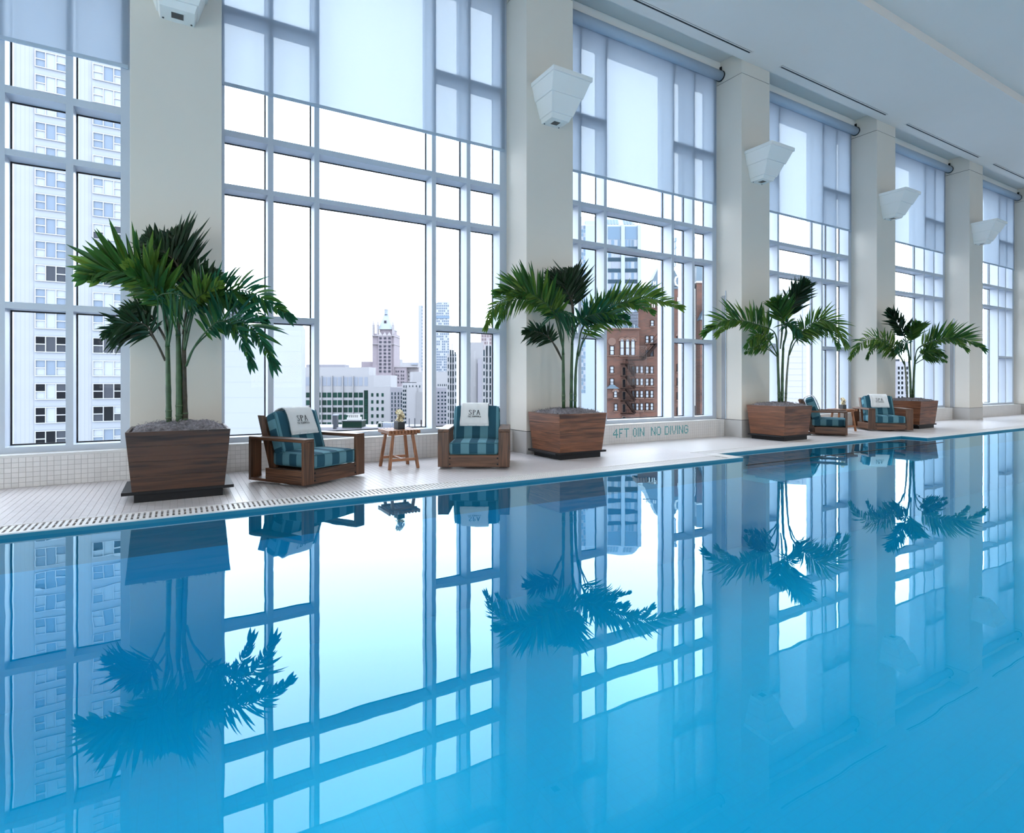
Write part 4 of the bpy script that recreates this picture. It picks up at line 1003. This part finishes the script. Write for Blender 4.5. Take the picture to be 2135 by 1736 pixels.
# ================================================================ THE CITY OUTSIDE
GZ = -75.0
gm = MB().box(-900, 1400, 12, 1500, GZ - 1, GZ); tag(gm.build('ground', M['asphalt']), 'street level far below the windows', 'ground', kind='structure')
class Bld:
    """a building whose front stands square to the view (or to the window wall) at depth D; shapes are given in picture units of its own front plane"""
    def __init__(s, name, label, D, tf=None, wall_aligned=False, group=None):
        s.D = D; s.wa = wall_aligned; s.tf = tf or (lambda a, b: (a, b))
        s.e = empty(name, (0, 0, 0)); tag(s.e, label, 'building', group); s.o = None; s.rz = 0 if wall_aligned else -(math.radians(90) - PHI)
    def P(s, a, b):
        x, y = s.tf(a, b)
        if s.wa:
            q = onY(x, y, s.D); u, z = q.x, q.z
        else: u, z = (x - CX) / FPX * s.D, CAMH + (YH - y) / FPX * s.D
        if s.o is None:
            s.o = u
            s.e.location = (u, s.D, GZ) if s.wa else tuple((RT * u + AX * s.D)[:2]) + (GZ,)
            s.e.rotation_euler = (0, 0, s.rz)
        return u - s.o, z - GZ
    def block(s, name, mat, a0, a1, b0, b1, y0, y1, parent=None, taper=0.0):
        """b1=None: down to the street"""
        x0, zt = s.P(a0, b0); x1, _ = s.P(a1, b0); zb_ = 0.0 if b1 is None else s.P(a0, b1)[1]
        m = MB(); t = taper
        m.hexa([(x0, y0, zb_), (x1, y0, zb_), (x1 - t, y1, zb_), (x0 + t, y1, zb_)], [(x0, y0, zt), (x1, y0, zt), (x1 - t, y1, zt), (x0 + t, y1, zt)])
        return m.build(name, M[mat], parent or s.e)
    def win(s, pane, a0, a1, b0, b1, frame=None, fw=0.12, name='window', y=0.0, split=None):
        x0, z1 = s.P(a0, b0); x1, z0 = s.P(a1, b1)
        if frame:
            f = ring(x0 - fw, x1 + fw, y - 0.12, y, z0 - fw, z1 + fw, fw)
            for t in (split or []): f.box(x0, x1, y - 0.10, y, z0 + (z1 - z0) * t - fw * .4, z0 + (z1 - z0) * t + fw * .4)
            w = f.build(name, M[frame], s.e); box('pane', M[pane], w, x0, x1, y - 0.05, y - 0.01, z0, z1); return w
        return box(name, M[pane], s.e, x0, x1, y - 0.06, y + 0.02, z0, z1)
R_ = random.Random(3)
# apartment tower in the leftmost window
T = Bld('apartment_tower', 'pale apartment tower with stacked triple windows, outside the leftmost window', 90, wall_aligned=True)
T.P(150, 795)
T.block('wall', 'tower_rib', -120, 268, -420, None, 0, 14)
for (c0, c1) in ((75, 138), (195, 258), (-45, 20)):
    x0, _ = T.P(c0, 500); x1, _ = T.P(c1, 500); x0 -= 0.15; x1 += 0.15
    zt = T.P(226, -300)[1]; box('bay_strip', M['spandrel'], T.e, x0, x1, -0.10, 0, 0, zt)
    for i in range(0, 24):
        py = 894 - 47 * i
        zt = T.P(226, py)[1]; zb_ = T.P(226, py + 30)[1]; wd = x1 - x0 - 0.3; xa = x0 + 0.15
        xs_ = [(0, .31), (.345, .655), (.69, 1)]
        f = ring(xa - 0.08, xa + wd + 0.08, -0.32, -0.1, zb_ - 0.08, zt + 0.08, 0.10)
        for q in (.3275, .6725): f.box(xa + wd * q - .05, xa + wd * q + .05, -0.30, -0.1, zb_, zt)
        for (q0, q1) in (xs_[0], xs_[2]): f.box(xa + wd * q0, xa + wd * q1, -0.30, -0.1, (zt + zb_) / 2 - .06, (zt + zb_) / 2 + .06)
        w = f.build('window', M['pane_frame'], T.e)
        low = py > 690 and i % 2 == (1 if c0 < 100 else 0) or py in (894 - 47 * 8,)
        low = (i in (0, 1, 2, 4)) if c0 < 150 else (i in (1, 2, 4))
        midd = i in (7, 8, 9)
        for pi_, (q0, q1) in enumerate(xs_):
            for (za, zz) in ([(zb_, (zt + zb_) / 2), ((zt + zb_) / 2, zt)] if pi_ != 1 else [(zb_, zt)]):
                r = R_.random()
                mt = ('dark_pane' if r < .55 else 'grey_pane' if r < .8 else 'curtain_pane') if low else (('grey_pane' if r < .3 else 'blue_pane' if r < .75 else 'curtain_pane') if midd else ('curtain_pane' if r < .60 else 'blue_pane'))
                box('pane', M[mt], w, xa + wd * q0, xa + wd * q1, -0.16, -0.12, za, zz)
# blank-walled block right of the first pier
Bk = Bld('blank_block', 'pale windowless block seen behind the leftmost palm', 70); Bk.P(540, 795)
Bk.block('wall', 'blank_wall', 430, 630, 676, None, 0, 8, taper=2.5)
Bk.block('roof_unit', 'grey_pane', 474, 486, 628, 680, 1, 3); Bk.block('roof_unit', 'louver', 465, 478, 640, 680, 1, 4)
pz = 700
for i in range(7): Bk.block('panel_joint', 'spandrel', 430, 630, 700 + i * 32, 700.6 + i * 32, -0.01, 0.02)
# office block with green glass
oft = TF(600, 600, 4.641)
Of = Bld('office_block', 'white office block with rows of paired dark green windows', 180, oft); Of.P(560, 905)
Of.block('wall', 'office_wall', 60, 995, 845, None, 0, 10); Of.block('penthouse', 'office_wall', 60, 778, 766, 846, 1, 10); Of.block('roof_deck', 'lilac_wall', 145, 525, 738, 768, 3, 8)
for g0 in (130, 232, 335, 437, 540, 640):
    for q in (0, 46):
        Of.win('louver', g0 + q, g0 + q + 38, 862, 948, name='louver_panel')
    Of.block('fin', 'office_wall', g0 - 10, g0 - 2, 850, None, -0.6, 0)
for g0 in (748,): Of.win('louver', 742, 775, 862, 948, name='louver_panel')
for r in (1012, 1086, 1156, 1226, 1300, 1370):
    for g0 in (130, 232, 335, 437, 540, 640):
        for q in (0, 47): Of.win('office_green', g0 + q, g0 + q + 40, r, r + 48)
    Of.win('office_green', 742, 773, r - 18, r + 52, 'dark_green', 0.12, split=(.3, .65))
for r in (1018, 1086, 1154, 1222, 1290):
    for a in (807, 858, 907): Of.win('office_green', a, a + 21, r, r + 33)
# gothic tower
G = Bld('gothic_tower', 'mauve stone tower with a steep pointed roof and corner spires', 300, oft); G.P(925, 905)
G.block('shaft', 'gothic_wall', 820, 1028, 440, None, 0, 16); G.block('centre_bay', 'gothic_wall', 880, 1008, 455, None, -1.2, 0)
G.block('cornice', 'gothic_trim', 816, 1032, 462, 468, -1.4, 16); G.block('cornice', 'gothic_trim', 816, 1032, 542, 548, -1.4, 16)
G.block('wing', 'gothic_wall', 700, 860, 712, None, 2, 14); G.block('wing', 'gothic_wall', 1028, 1146, 762, None, 1, 14); G.block('wing', 'gothic_wall', 780, 1000, 760, None, -1, 2)
G.block('wing_cornice', 'gothic_trim', 1028, 1250, 760, 768, .5, 14); G.block('far_wing', 'gothic_trim', 1140, 1255, 770, None, 4, 14)
def pyr(B, name, mat, a0, a1, at0, at1, bt, bb, y0, y1, parent=None):
    x0, z0 = B.P(a0, bb); x1, _ = B.P(a1, bb); t0, z1 = B.P(at0, bt); t1, _ = B.P(at1, bt); ym = (y0 + y1) / 2; h = max((t1 - t0) / 2, 0.02)
    return MB().hexa([(x0, y0, z0), (x1, y0, z0), (x1, y1, z0), (x0, y1, z0)], [(t0, ym - h, z1), (t1, ym - h, z1), (t1, ym + h, z1), (t0, ym + h, z1)]).build(name, M[mat], parent or B.e)
G.block('attic', 'gothic_wall', 884, 1004, 395, 460, 1, 14)
pyr(G, 'roof', 'gothic_roof', 872, 1008, 906, 942, 242, 400, 0, 15); G.block('lantern', 'gothic_roof', 910, 938, 195, 243, 5.5, 9); pyr(G, 'lantern_cap', 'gothic_roof', 908, 940, 922, 926, 180, 197, 5.3, 9.2)
G.win('gothic_pane', 922, 944, 312, 338, 'gothic_trim', .25, 'dormer', y=2.6)
for a in (826, 870, 1018):
    G.block('turret', 'gothic_trim', a - 8, a + 8, 360, 470, -0.5, 1.5); pyr(G, 'spire', 'gothic_trim', a - 9, a + 9, a - 1, a + 1, 305, 362, -0.6, 1.6)
for a in (901, 943, 987): pyr(G, 'gable', 'gothic_trim', a - 20, a + 20, a - 2, a + 2, 430, 462, -1.5, -0.4)
for r in [478, 515] + [556 + 34.5 * i for i in range(8)]:
    for a in (889, 933, 976): G.win('gothic_pane', a, a + (24 if r > 550 else 26), r, r + 22, y=-1.2)
for r in (800, 838, 870, 905):
    for a in (1040, 1060, 1090, 1110): G.win('gothic_pane', a, a + 12, r, r + 18, y=1)
    for a in (1152, 1168): G.win('gothic_pane', a, a + 9, r + 8, r + 24, y=4)
for r in (798, 830):
    for a in (786, 806, 826): G.win('gothic_pane', a, a + 10, r, r + 16, y=-1)
# skyline glass tower
GT = Bld('glass_tower', 'tall slim tower with a checkered white and blue glass front', 420, oft); GT.P(1400, 905)
GT.block('front', 'glass_tower', 1312, 1563, 145, None, 0, 18); GT.block('side', 'pane_frame', 1258, 1312, 165, None, 2, 18); GT.block('crown', 'pane_frame', 1440, 1550, 128, 148, 3, 12)
GT.block('band', 'steel_blue', 1312, 1566, 272, 296, -0.4, 0)
for i in range(20): GT.win('steel_blue', 1292, 1312, 175 + i * 32, 190 + i * 32, y=2)
# lower blocks between
Lb = Bld('grey_block', 'low pale concrete block behind the flower vase', 150, oft); Lb.P(1200, 905)
Lb.block('wall', 'deco_wall', 1108, 1330, 918, None, 0, 8); Lb.block('roof_rim', 'grey_pane', 1108, 1245, 912, 919, 0, 1); Lb.block('dark_return', 'concrete', 1250, 1312, 1008, None, -0.8, 0); Lb.block('bay', 'office_wall', 1155, 1250, 960, None, -0.5, 0)
for r in (942,):
    for a in (1120, 1142, 1175, 1205, 1240, 1272): Lb.win('deco_pane', a, a + 9, r, r + 22)
for r in range(0, 9): 
    for a in (1114, 1132): Lb.win('deco_pane', a, a + 13, 985 + r * 38, 1005 + r * 38)
Ls = Bld('striped_block', 'narrow block striped with thin vertical windows behind the side table', 165, oft); Ls.P(1050, 905)
Ls.block('wall', 'lilac_wall', 990, 1112, 960, None, 0, 8)
for a in (1003, 1034, 1066, 1094):
    for r in range(9): Ls.win('deco_pane', a, a + 11, 1010 + r * 38, 1036 + r * 38)
Lw = Bld('white_block', 'plain white block right of the mauve stone tower', 230, oft); Lw.P(1300, 905)
Lw.block('wall', 'deco_wall', 1182, 1540, 812, None, 0, 10)
for r in (930, 960):
    for a in (1452, 1472, 1492, 1512, 1530): Lw.win('deco_pane', a, a + 8, r, r + 20)
Lk = Bld('lilac_block', 'lilac office block beside the white ribbed building', 200, oft); Lk.P(1480, 905)
Lk.block('wall', 'lilac_wall', 1436, 1545, 962, None, 0, 8)
for r in range(9):
    for a in (1450, 1486, 1516): Lk.win('deco_pane', a, a + 16, 1005 + r * 36, 1022 + r * 36)
Lf = Bld('far_roofs', 'distant pale rooftops on the skyline left of the glass tower', 380, oft); Lf.P(1150, 905)
Lf.block('wall', 'office_wall', 1030, 1260, 722, None, 0, 8); Lf.block('tank', 'office_wall', 1062, 1102, 690, 724, 1, 4); Lf.block('plant_room', 'louver', 1195, 1258, 726, 745, -1, 1)
# white ribbed art-deco blocks
for (nm_, a0, a1, b0, colsx, lab, D_) in (('deco_block', 1536, 1645, 640, (1549, 1571, 1594, 1620), 'white ribbed tower with pinnacles seen beside the second armchair towel', 120),
                                          ('deco_wing', 1885, 1985, 610, (1893, 1921, 1954), 'white ribbed tower cut by the window jamb above the second armchair', 100)):
    B_ = Bld(nm_, lab, D_, oft); B_.P((a0 + a1) / 2, 905); B_.block('wall', 'deco_wall', a0, a1, b0, None, 0, 7, taper=2)
    for j, a in enumerate(colsx[:-1] if nm_ == 'deco_block' else colsx): 
        c = (a + 16); B_.block('rib', 'deco_wall', c, c + 6, b0 - (100 if j == 1 else 45), None, -0.5, 0.5)
    for r in range(11):
        for j, a in enumerate(colsx):
            B_.win('deco_pane', a, a + (9 if j in (0, len(colsx) - 1) and nm_ == 'deco_block' else 13), 672 + r * 67, 712 + r * 67 if j in (0, 3) else 722 + r * 67)
    if nm_ == 'deco_block':
        for (a, q) in ((1571, 600), (1594, 600), (1615, 620)): B_.win('deco_pane', a, a + 12, q, 660)
    else:
        for (a, q) in ((1921, 560), (1954, 560), (1893, 600)): B_.win('deco_pane', a, a + 12, q, 660)
        B_.block('crest', 'deco_wall', 1905, 1985, 555, 612, 0.1, 5)
Cg = Bld('concrete_tower', 'blank grey concrete tower behind the second armchair', 130, oft); Cg.P(1830, 905)
Cg.block('wall', 'concrete', 1700, 1892, 526, None, 0, 6, taper=2); Cg.block('shaft', 'lilac_wall', 1838, 1880, 690, None, -0.6, 0); Cg.win('grey_pane', 1832, 1842, 730, 1400, name='shadow_gap', y=-0.1)
Pk = Bld('pink_tower', 'distant pinkish tower top above the grey concrete tower', 260, oft); Pk.P(1920, 905); Pk.block('wall', 'pink_cells', 1868, 1990, 415, None, 0, 8)
# roof plant in front of the office block
Rp = Bld('low_roof', 'flat roof with plant just below the window sill', 110, oft); Rp.P(800, 905); Rp.block('roof', 'lilac_wall', 100, 1330, 1342, None, -2, 6)
Rp.block('parapet', 'office_wall', 1165, 1330, 1328, 1345, -1.6, -1.2)
for nm_, lab, parts in (('cooling_unit', 'dark green rooftop cooling unit with white fans on top', [('housing', 'dark_green', 527, 715, 1290, 1360, 0, 3), ('fan_bank', 'sign_white', 565, 685, 1255, 1285, .4, 2.4), ('rail', 'sign_white', 560, 690, 1222, 1230, .4, .6), ('base_frame', 'grey_pane', 520, 720, 1284, 1292, -.1, 3.1)]),
                        ('flue_stack', 'grey flue stack on the roof beyond the nearest armchair', [('flue', 'grey_pane', 438, 476, 1232, 1366, 0, .9), ('cap', 'louver', 434, 480, 1226, 1234, -.1, 1)]),
                        ('pipe_frame', 'white pipe frames on the roof behind the side table', [('tank', 'louver', 905, 1040, 1310, 1350, 1, 3), ('tank', 'dark_green', 862, 905, 1318, 1350, 1, 2)]),
                        ('vent_pipes', 'three thin vent pipes on the roof right of the vase', [('pipe', 'grey_pane', 1171, 1178, 1262, 1345, 0, .15), ('pipe', 'grey_pane', 1225, 1233, 1260, 1345, 0, .15), ('pipe', 'fire_steel', 1286, 1295, 1278, 1345, 0, .15)])):
    B_ = Bld(nm_, lab, 108, oft); B_.P((parts[0][2] + parts[0][3]) / 2, 1345); tag(B_.e, cat='roof equipment')
    for q in parts: B_.block(q[0], q[1], *q[2:])
    if nm_ == 'cooling_unit':
        for i in range(6): B_.block('fan', 'sign_white', 572 + i * 19, 584 + i * 19, 1230, 1258, .6, 1.6)
    if nm_ == 'pipe_frame':
        for a in (866, 900, 1000):
            x, z = B_.P(a, 1345); x1, z1 = B_.P(a + 60, 1302); MB().tube([(x, 0.5, z), (x, .5, z1 - .2), (x + .2, .5, z1), (x1, .5, z1)], 0.08, 6).build('pipe', M['sign_white'], B_.e, smooth=True)
# blue glass tower in the third window
bt = TF(1180, 420, 3.774)
Bt = Bld('blue_tower', 'tall blue glass tower with chamfered top, outside the third window', 160, bt); Bt.P(400, 1500)
Bt.block('core', 'bt_white', 120, 585, 190, None, 0, 14, taper=6)
Bt.block('chamfer_side', 'bt_white', 155, 320, 150, None, 0.4, 9)
m_ = MB(); x0, z0 = Bt.P(120, 190); x1, _ = Bt.P(585, 190); t0, z1 = Bt.P(120, 95); t1, _ = Bt.P(540, 105)
m_.hexa([(x0, 0, z0), (x1, 0, z0), (x1 - 6, 14, z0), (x0 + 2, 14, z0)], [(t0, 3.0, z1), (t1, 3.0, z1), (t1 - 4, 13, z1), (t0 + 2, 13, z1)]); m_.build('sloped_top', M['bt_white'], Bt.e)
for (a0, a1) in ((326, 420), (455, 545)):
    for i in range(4):
        xa, za = Bt.P(a0 + (a1 - a0) * i / 4 + 3, 176); xb, zb2 = Bt.P(a0 + (a1 - a0) * (i + 1) / 4 - 3, 126)
        f0 = (za - z0) / (z1 - z0); f1 = (zb2 - z0) / (z1 - z0)
        MB().hexa([(xa, f0 * 3 - .12, za), (xb, f0 * 3 - .12, za), (xb, f0 * 3 + .05, za), (xa, f0 * 3 + .05, za)], [(xa, f1 * 3 - .12, zb2), (xb, f1 * 3 - .12, zb2), (xb, f1 * 3 + .05, zb2), (xa, f1 * 3 + .05, zb2)]).build('skylight', M['bt_glass' if R_.random() < .7 else 'bt_pale'], Bt.e)
for (a0, a1) in ((330, 430), (465, 560)):
    Bt.block('pilaster', 'bt_white', a1 + 2, a1 + 30, 190, None, -0.5, 0)
    b = 198; fl_n = 0
    while b < 900:
        Bt.win('bt_dark' if fl_n else 'bt_glass', a0, a1, b, b + (100 if fl_n == 0 else 30), name='spandrel_band', y=-0.05)
        h0 = b + (104 if fl_n == 0 else 32); n = 4
        for i in range(n):
            Bt.win('bt_pale' if R_.random() < .5 else 'bt_glass', a0 + (a1 - a0) * i / n + 2, a0 + (a1 - a0) * (i + 1) / n - 2, h0, h0 + 52)
        b = h0 + 54; fl_n += 1
for i in range(44):
    b = 190 + i * 30
    for q in (0, 1): Bt.win('bt_glass' if (i + q) % 3 else 'bt_pale', 121 + q * 17, 136 + q * 17, b, b + 26)
# brick building
Br = Bld('brick_building', 'old red brick building with arched windows and a fire escape', 60, bt); Br.P(560, 1690)
Br.block('main_wall', 'brick', 562, 905, 830, None, 0, 5, taper=1.5); Br.block('left_wing', 'brick', 255, 566, 1005, None, -0.7, 3, taper=1.2); Br.block('right_wing', 'brick', 842, 1010, 690, None, -0.2, 4, taper=1)
Br.block('turret', 'brick', 1006, 1150, 650, None, -0.9, 2.5, taper=1)
Br.block('cornice', 'stone_trim', 552, 850, 795, 830, -0.35, 2); Br.block('string_course', 'stone_trim', 255, 566, 1210, 1216, -0.8, -0.6); Br.block('eave', 'stone_trim', 250, 570, 1000, 1010, -0.95, 2)
for i in range(14): Br.block('corbel', 'stone_trim', 556 + i * 21, 566 + i * 21, 805, 838, -0.5, -0.3)
pyr(Br, 'wing_roof', 'slate_blue', 250, 570, 330, 480, 920, 1003, -0.95, 4)
pyr(Br, 'gable_roof', 'slate_blue', 600, 1000, 770, 880, 480, 800, 0.4, 5)
pyr(Br, 'turret_roof', 'slate_blue', 1000, 1160, 1040, 1100, 440, 642, -1.1, 2.8); Br.block('turret_cornice', 'sign_white', 1000, 1156, 640, 652, -1.1, 2.8)
pyr(Br, 'dormer_roof', 'slate_blue', 1008, 1095, 1060, 1075, 830, 945, -2.0, -0.8); Br.block('dormer_wall', 'brick', 1012, 1088, 945, None, -1.8, -0.8)
pyr(Br, 'bay_roof', 'slate_blue', 300, 398, 335, 360, 1440, 1470, -1.7, -0.6); Br.block('bay_wall', 'brick', 308, 388, 1470, 1545, -1.5, -0.6)
for i in range(7): Br.block('slate_rib', 'gothic_roof', 250 + i * 45, 254 + i * 45, 975, 1003, -1.0, -0.6)
for i in range(14): Br.block('louvre', 'louver', 462, 560, 880 + i * 9, 883 + i * 9, -0.55, -0.1)
Br.block('plant_screen', 'fire_steel', 458, 564, 872, 1005, -0.1, 1.5)
for (a, b) in ((873, 275), (1018, 265)):
    Br.block('finial', 'steel_blue', a - 4, a + 4, b + 25, 500, .5, 1.1); Br.block('finial_cap', 'steel_blue', a - 8, a + 8, b, b + 30, .4, 1.2); Br.block('finial_ring', 'steel_blue', a - 7, a + 7, b + 70, b + 85, .4, 1.2)
def bwin(a0, a1, b0, b1, y, arch=False, lit='curtain_pane'):
    w = Br.win(lit, a0, a1, b0, b1, 'fire_steel', 0.05, y=y, split=(.5,))
    x0, z0 = Br.P(a0, b1); x1, z1 = Br.P(a1, b0)
    box('sill', M['stone_trim'], w, x0 - .12, x1 + .12, y - .2, y, z0 - .16, z0 - .05)
    if arch:
        c = (x0 + x1) / 2; r = (x1 - x0) / 2; m = MB(); n = 8
        m.v.append((c, y - .08, z1))
        for i in range(n + 1): m.v.append((c + r * math.cos(math.pi * i / n), y - .08, z1 + r * math.sin(math.pi * i / n)))
        for i in range(n): m.f.append((0, i + 1, i + 2))
        m.build('arch_light', M[lit], w)
        m = MB()
        for i in range(n):
            t0, t1 = math.pi * i / n, math.pi * (i + 1) / n; R2 = r + .22
            q = lambda rr, t, yy: (c + rr * math.cos(t), yy, z1 + rr * math.sin(t))
            m.hexa([q(r, t0, y - .14), q(R2, t0, y - .14), q(R2, t0, y), q(r, t0, y)], [q(r, t1, y - .14), q(R2, t1, y - .14), q(R2, t1, y), q(r, t1, y)])
        m.build('arch', M['stone_trim'], w)
for q in ((667, 688, 937, 978), (628, 648, 1060, 1110), (664, 685, 1058, 1108), (630, 650, 1172, 1220), (664, 685, 1170, 1216)): bwin(*q, 0.0, lit='curtain_pane' if q[2] < 1150 else 'grey_pane')
for r in (1300, 1395, 1490, 1588):
    for (a, b) in ((510, 527), (541, 557), (574, 592)): bwin(a, b, r, r + 48, -0.7, lit='curtain_pane' if a > 530 else 'grey_pane')
    for (a, b) in ((629, 648), (665, 684)): bwin(a, b, r, r + 50, 0.0)
for a in (418, 460, 502): bwin(a, a + 26, 1102, 1210, -0.7, True)
bwin(339, 366, 1142, 1207, -0.7)
for r in (1300, 1395): bwin(339, 364, r, r + 48, -0.7)
bwin(358, 379, 1496, 1536, -1.5, True); bwin(372, 392, 1593, 1640, -0.7)
x, z = Br.P(352, 1105); 
MB().tube([(x, -0.78, z), (x, -0.68, z)], 0.42, 16).build('roundel', M['stone_trim'], Br.e)
for r in (1060, 1282, 1392, 1502, 1622): bwin(871, 884, r, r + 52, -0.2, r == 1060, 'grey_pane')
bwin(1058, 1072, 1278, 1332, -1.8); bwin(1040, 1058, 1520, 1552, -1.8, True, 'grey_pane'); bwin(1058, 1070, 1400, 1440, -1.8, lit='grey_pane')
# fire escape
fe = empty('fire_escape'); FEB = Br
x0, z0 = Br.P(490, 1690)
def fe_box(name, a0, a1, b0, b1, y0, y1): return Br.block(name, 'fire_steel', a0, a1, b0, b1, y0, y1)
bpy.data.objects.remove(fe)
for i, b in enumerate((1278, 1372, 1468, 1565, 1662)):
    fe_box('landing', 418, 510, b, b + 5, -2.0, -0.75)
    fe_box('landing_rail', 418, 510, b - 32, b - 29, -2.0, -1.95); 
    for k in range(5): fe_box('baluster', 420 + k * 21, 422 + k * 21, b - 32, b, -2.0, -1.96)
    Br.win('dark_pane', 434, 456, b + 28, b + 88, 'stone_trim', 0.08, 'door', y=-0.7)
    if i < 4:
        p0 = Br.P(452, b + 5); p1 = Br.P(516, b + 92)
        for dy in (-1.9, -1.2): MB().beam((p0[0], dy, p0[1]), (p1[0], dy, p1[1]), 0.06, 0.22).build('stringer', M['fire_steel'], Br.e)
        for k in range(9):
            t = (k + .5) / 9; xx, zz = p0[0] + (p1[0] - p0[0]) * t, p0[1] + (p1[1] - p0[1]) * t
            box('tread', M['fire_steel'], Br.e, xx - .1, xx + .1, -1.9, -1.2, zz - .02, zz + .02)
        MB().beam((p0[0], -1.95, p0[1] + 1.0), (p1[0], -1.95, p1[1] + 1.0), 0.05, 0.05).build('hand_rail', M['fire_steel'], Br.e)
fe_box('landing', 460, 590, 1246, 1252, -1.8, -0.75); fe_box('landing', 570, 625, 1220, 1226, -1.8, -0.05); fe_box('landing', 660, 720, 1122, 1128, -1.4, -0.05)
p0, p1 = Br.P(582, 1248), Br.P(690, 1130)
for dy in (-1.5, -0.8): MB().beam((p0[0], dy, p0[1]), (p1[0], dy, p1[1]), 0.06, 0.24).build('stringer', M['fire_steel'], Br.e)
for k in range(12):
    t = (k + .5) / 12; xx, zz = p0[0] + (p1[0] - p0[0]) * t, p0[1] + (p1[1] - p0[1]) * t
    box('tread', M['fire_steel'], Br.e, xx - .1, xx + .1, -1.5, -0.8, zz - .02, zz + .02)
for dz in (0.55, 1.05): MB().beam((p0[0], -1.5, p0[1] + dz), (p1[0], -1.5, p1[1] + dz), 0.05, 0.05).build('hand_rail', M['fire_steel'], Br.e)
# rooftop lettering on the brick building
def sign(txt, a, b, hpx, y):
    x, z = Br.P(a, b); h = Br.P(a, b - hpx)[1] - z; q, w = text2d(txt, h, -h * 0.17, 0.25); m = MB()
    for quad in q: m.hexa([(x + p_.x, y - .12, z + p_.y) for p_ in quad], [(x + p_.x, y, z + p_.y) for p_ in quad])
    m.build('sign_letters', M['sign_white'], Br.e)
sign('O', 845, 668, 72, -0.4); sign('TIP', 634, 838, 34, -0.6); sign('P', 866, 792, 30, -0.4); sign('E', 628, 668, 26, -0.1); sign('H', 684, 660, 30, -0.1)
Br.block('sign_rail', 'fire_steel', 600, 905, 668, 672, -0.3, -0.2)
# pale building in the fourth window
wt4 = TF(1460, 560, 5.985)
P4 = Bld('pale_block', 'pale building with thin horizontal joints, outside the fourth window', 120, wt4); P4.P(1150, 1650)
P4.block('wall', 'office_wall', 900, 1325, 262, None, 0, 8, taper=3)
for i in range(19): P4.block('joint', 'louver', 900, 1325, 285 + i * 74, 288 + i * 74, -0.03, 0.02)
P4.block('corner_line', 'louver', 1272, 1280, 262, None, -0.04, 0.02)
P5 = Bld('window_grid_block', 'grey building with a grid of small black windows behind the farthest palm', 140, TF(1760, 620, 6.887)); P5.P(820, 1400)
P5.block('wall', 'lilac_wall', 742, 1010, 915, None, 0, 6, taper=2); P5.block('roof_box', 'grey_pane', 752, 840, 880, 918, 1, 4); P5.block('roof_tank', 'louver', 742, 800, 850, 885, 1.5, 5)
for r in range(7):
    for a in (764, 814, 885, 932): P5.win('dark_pane', a, a + 33, 990 + r * 71, 1036 + r * 71, 'pane_frame', 0.10)
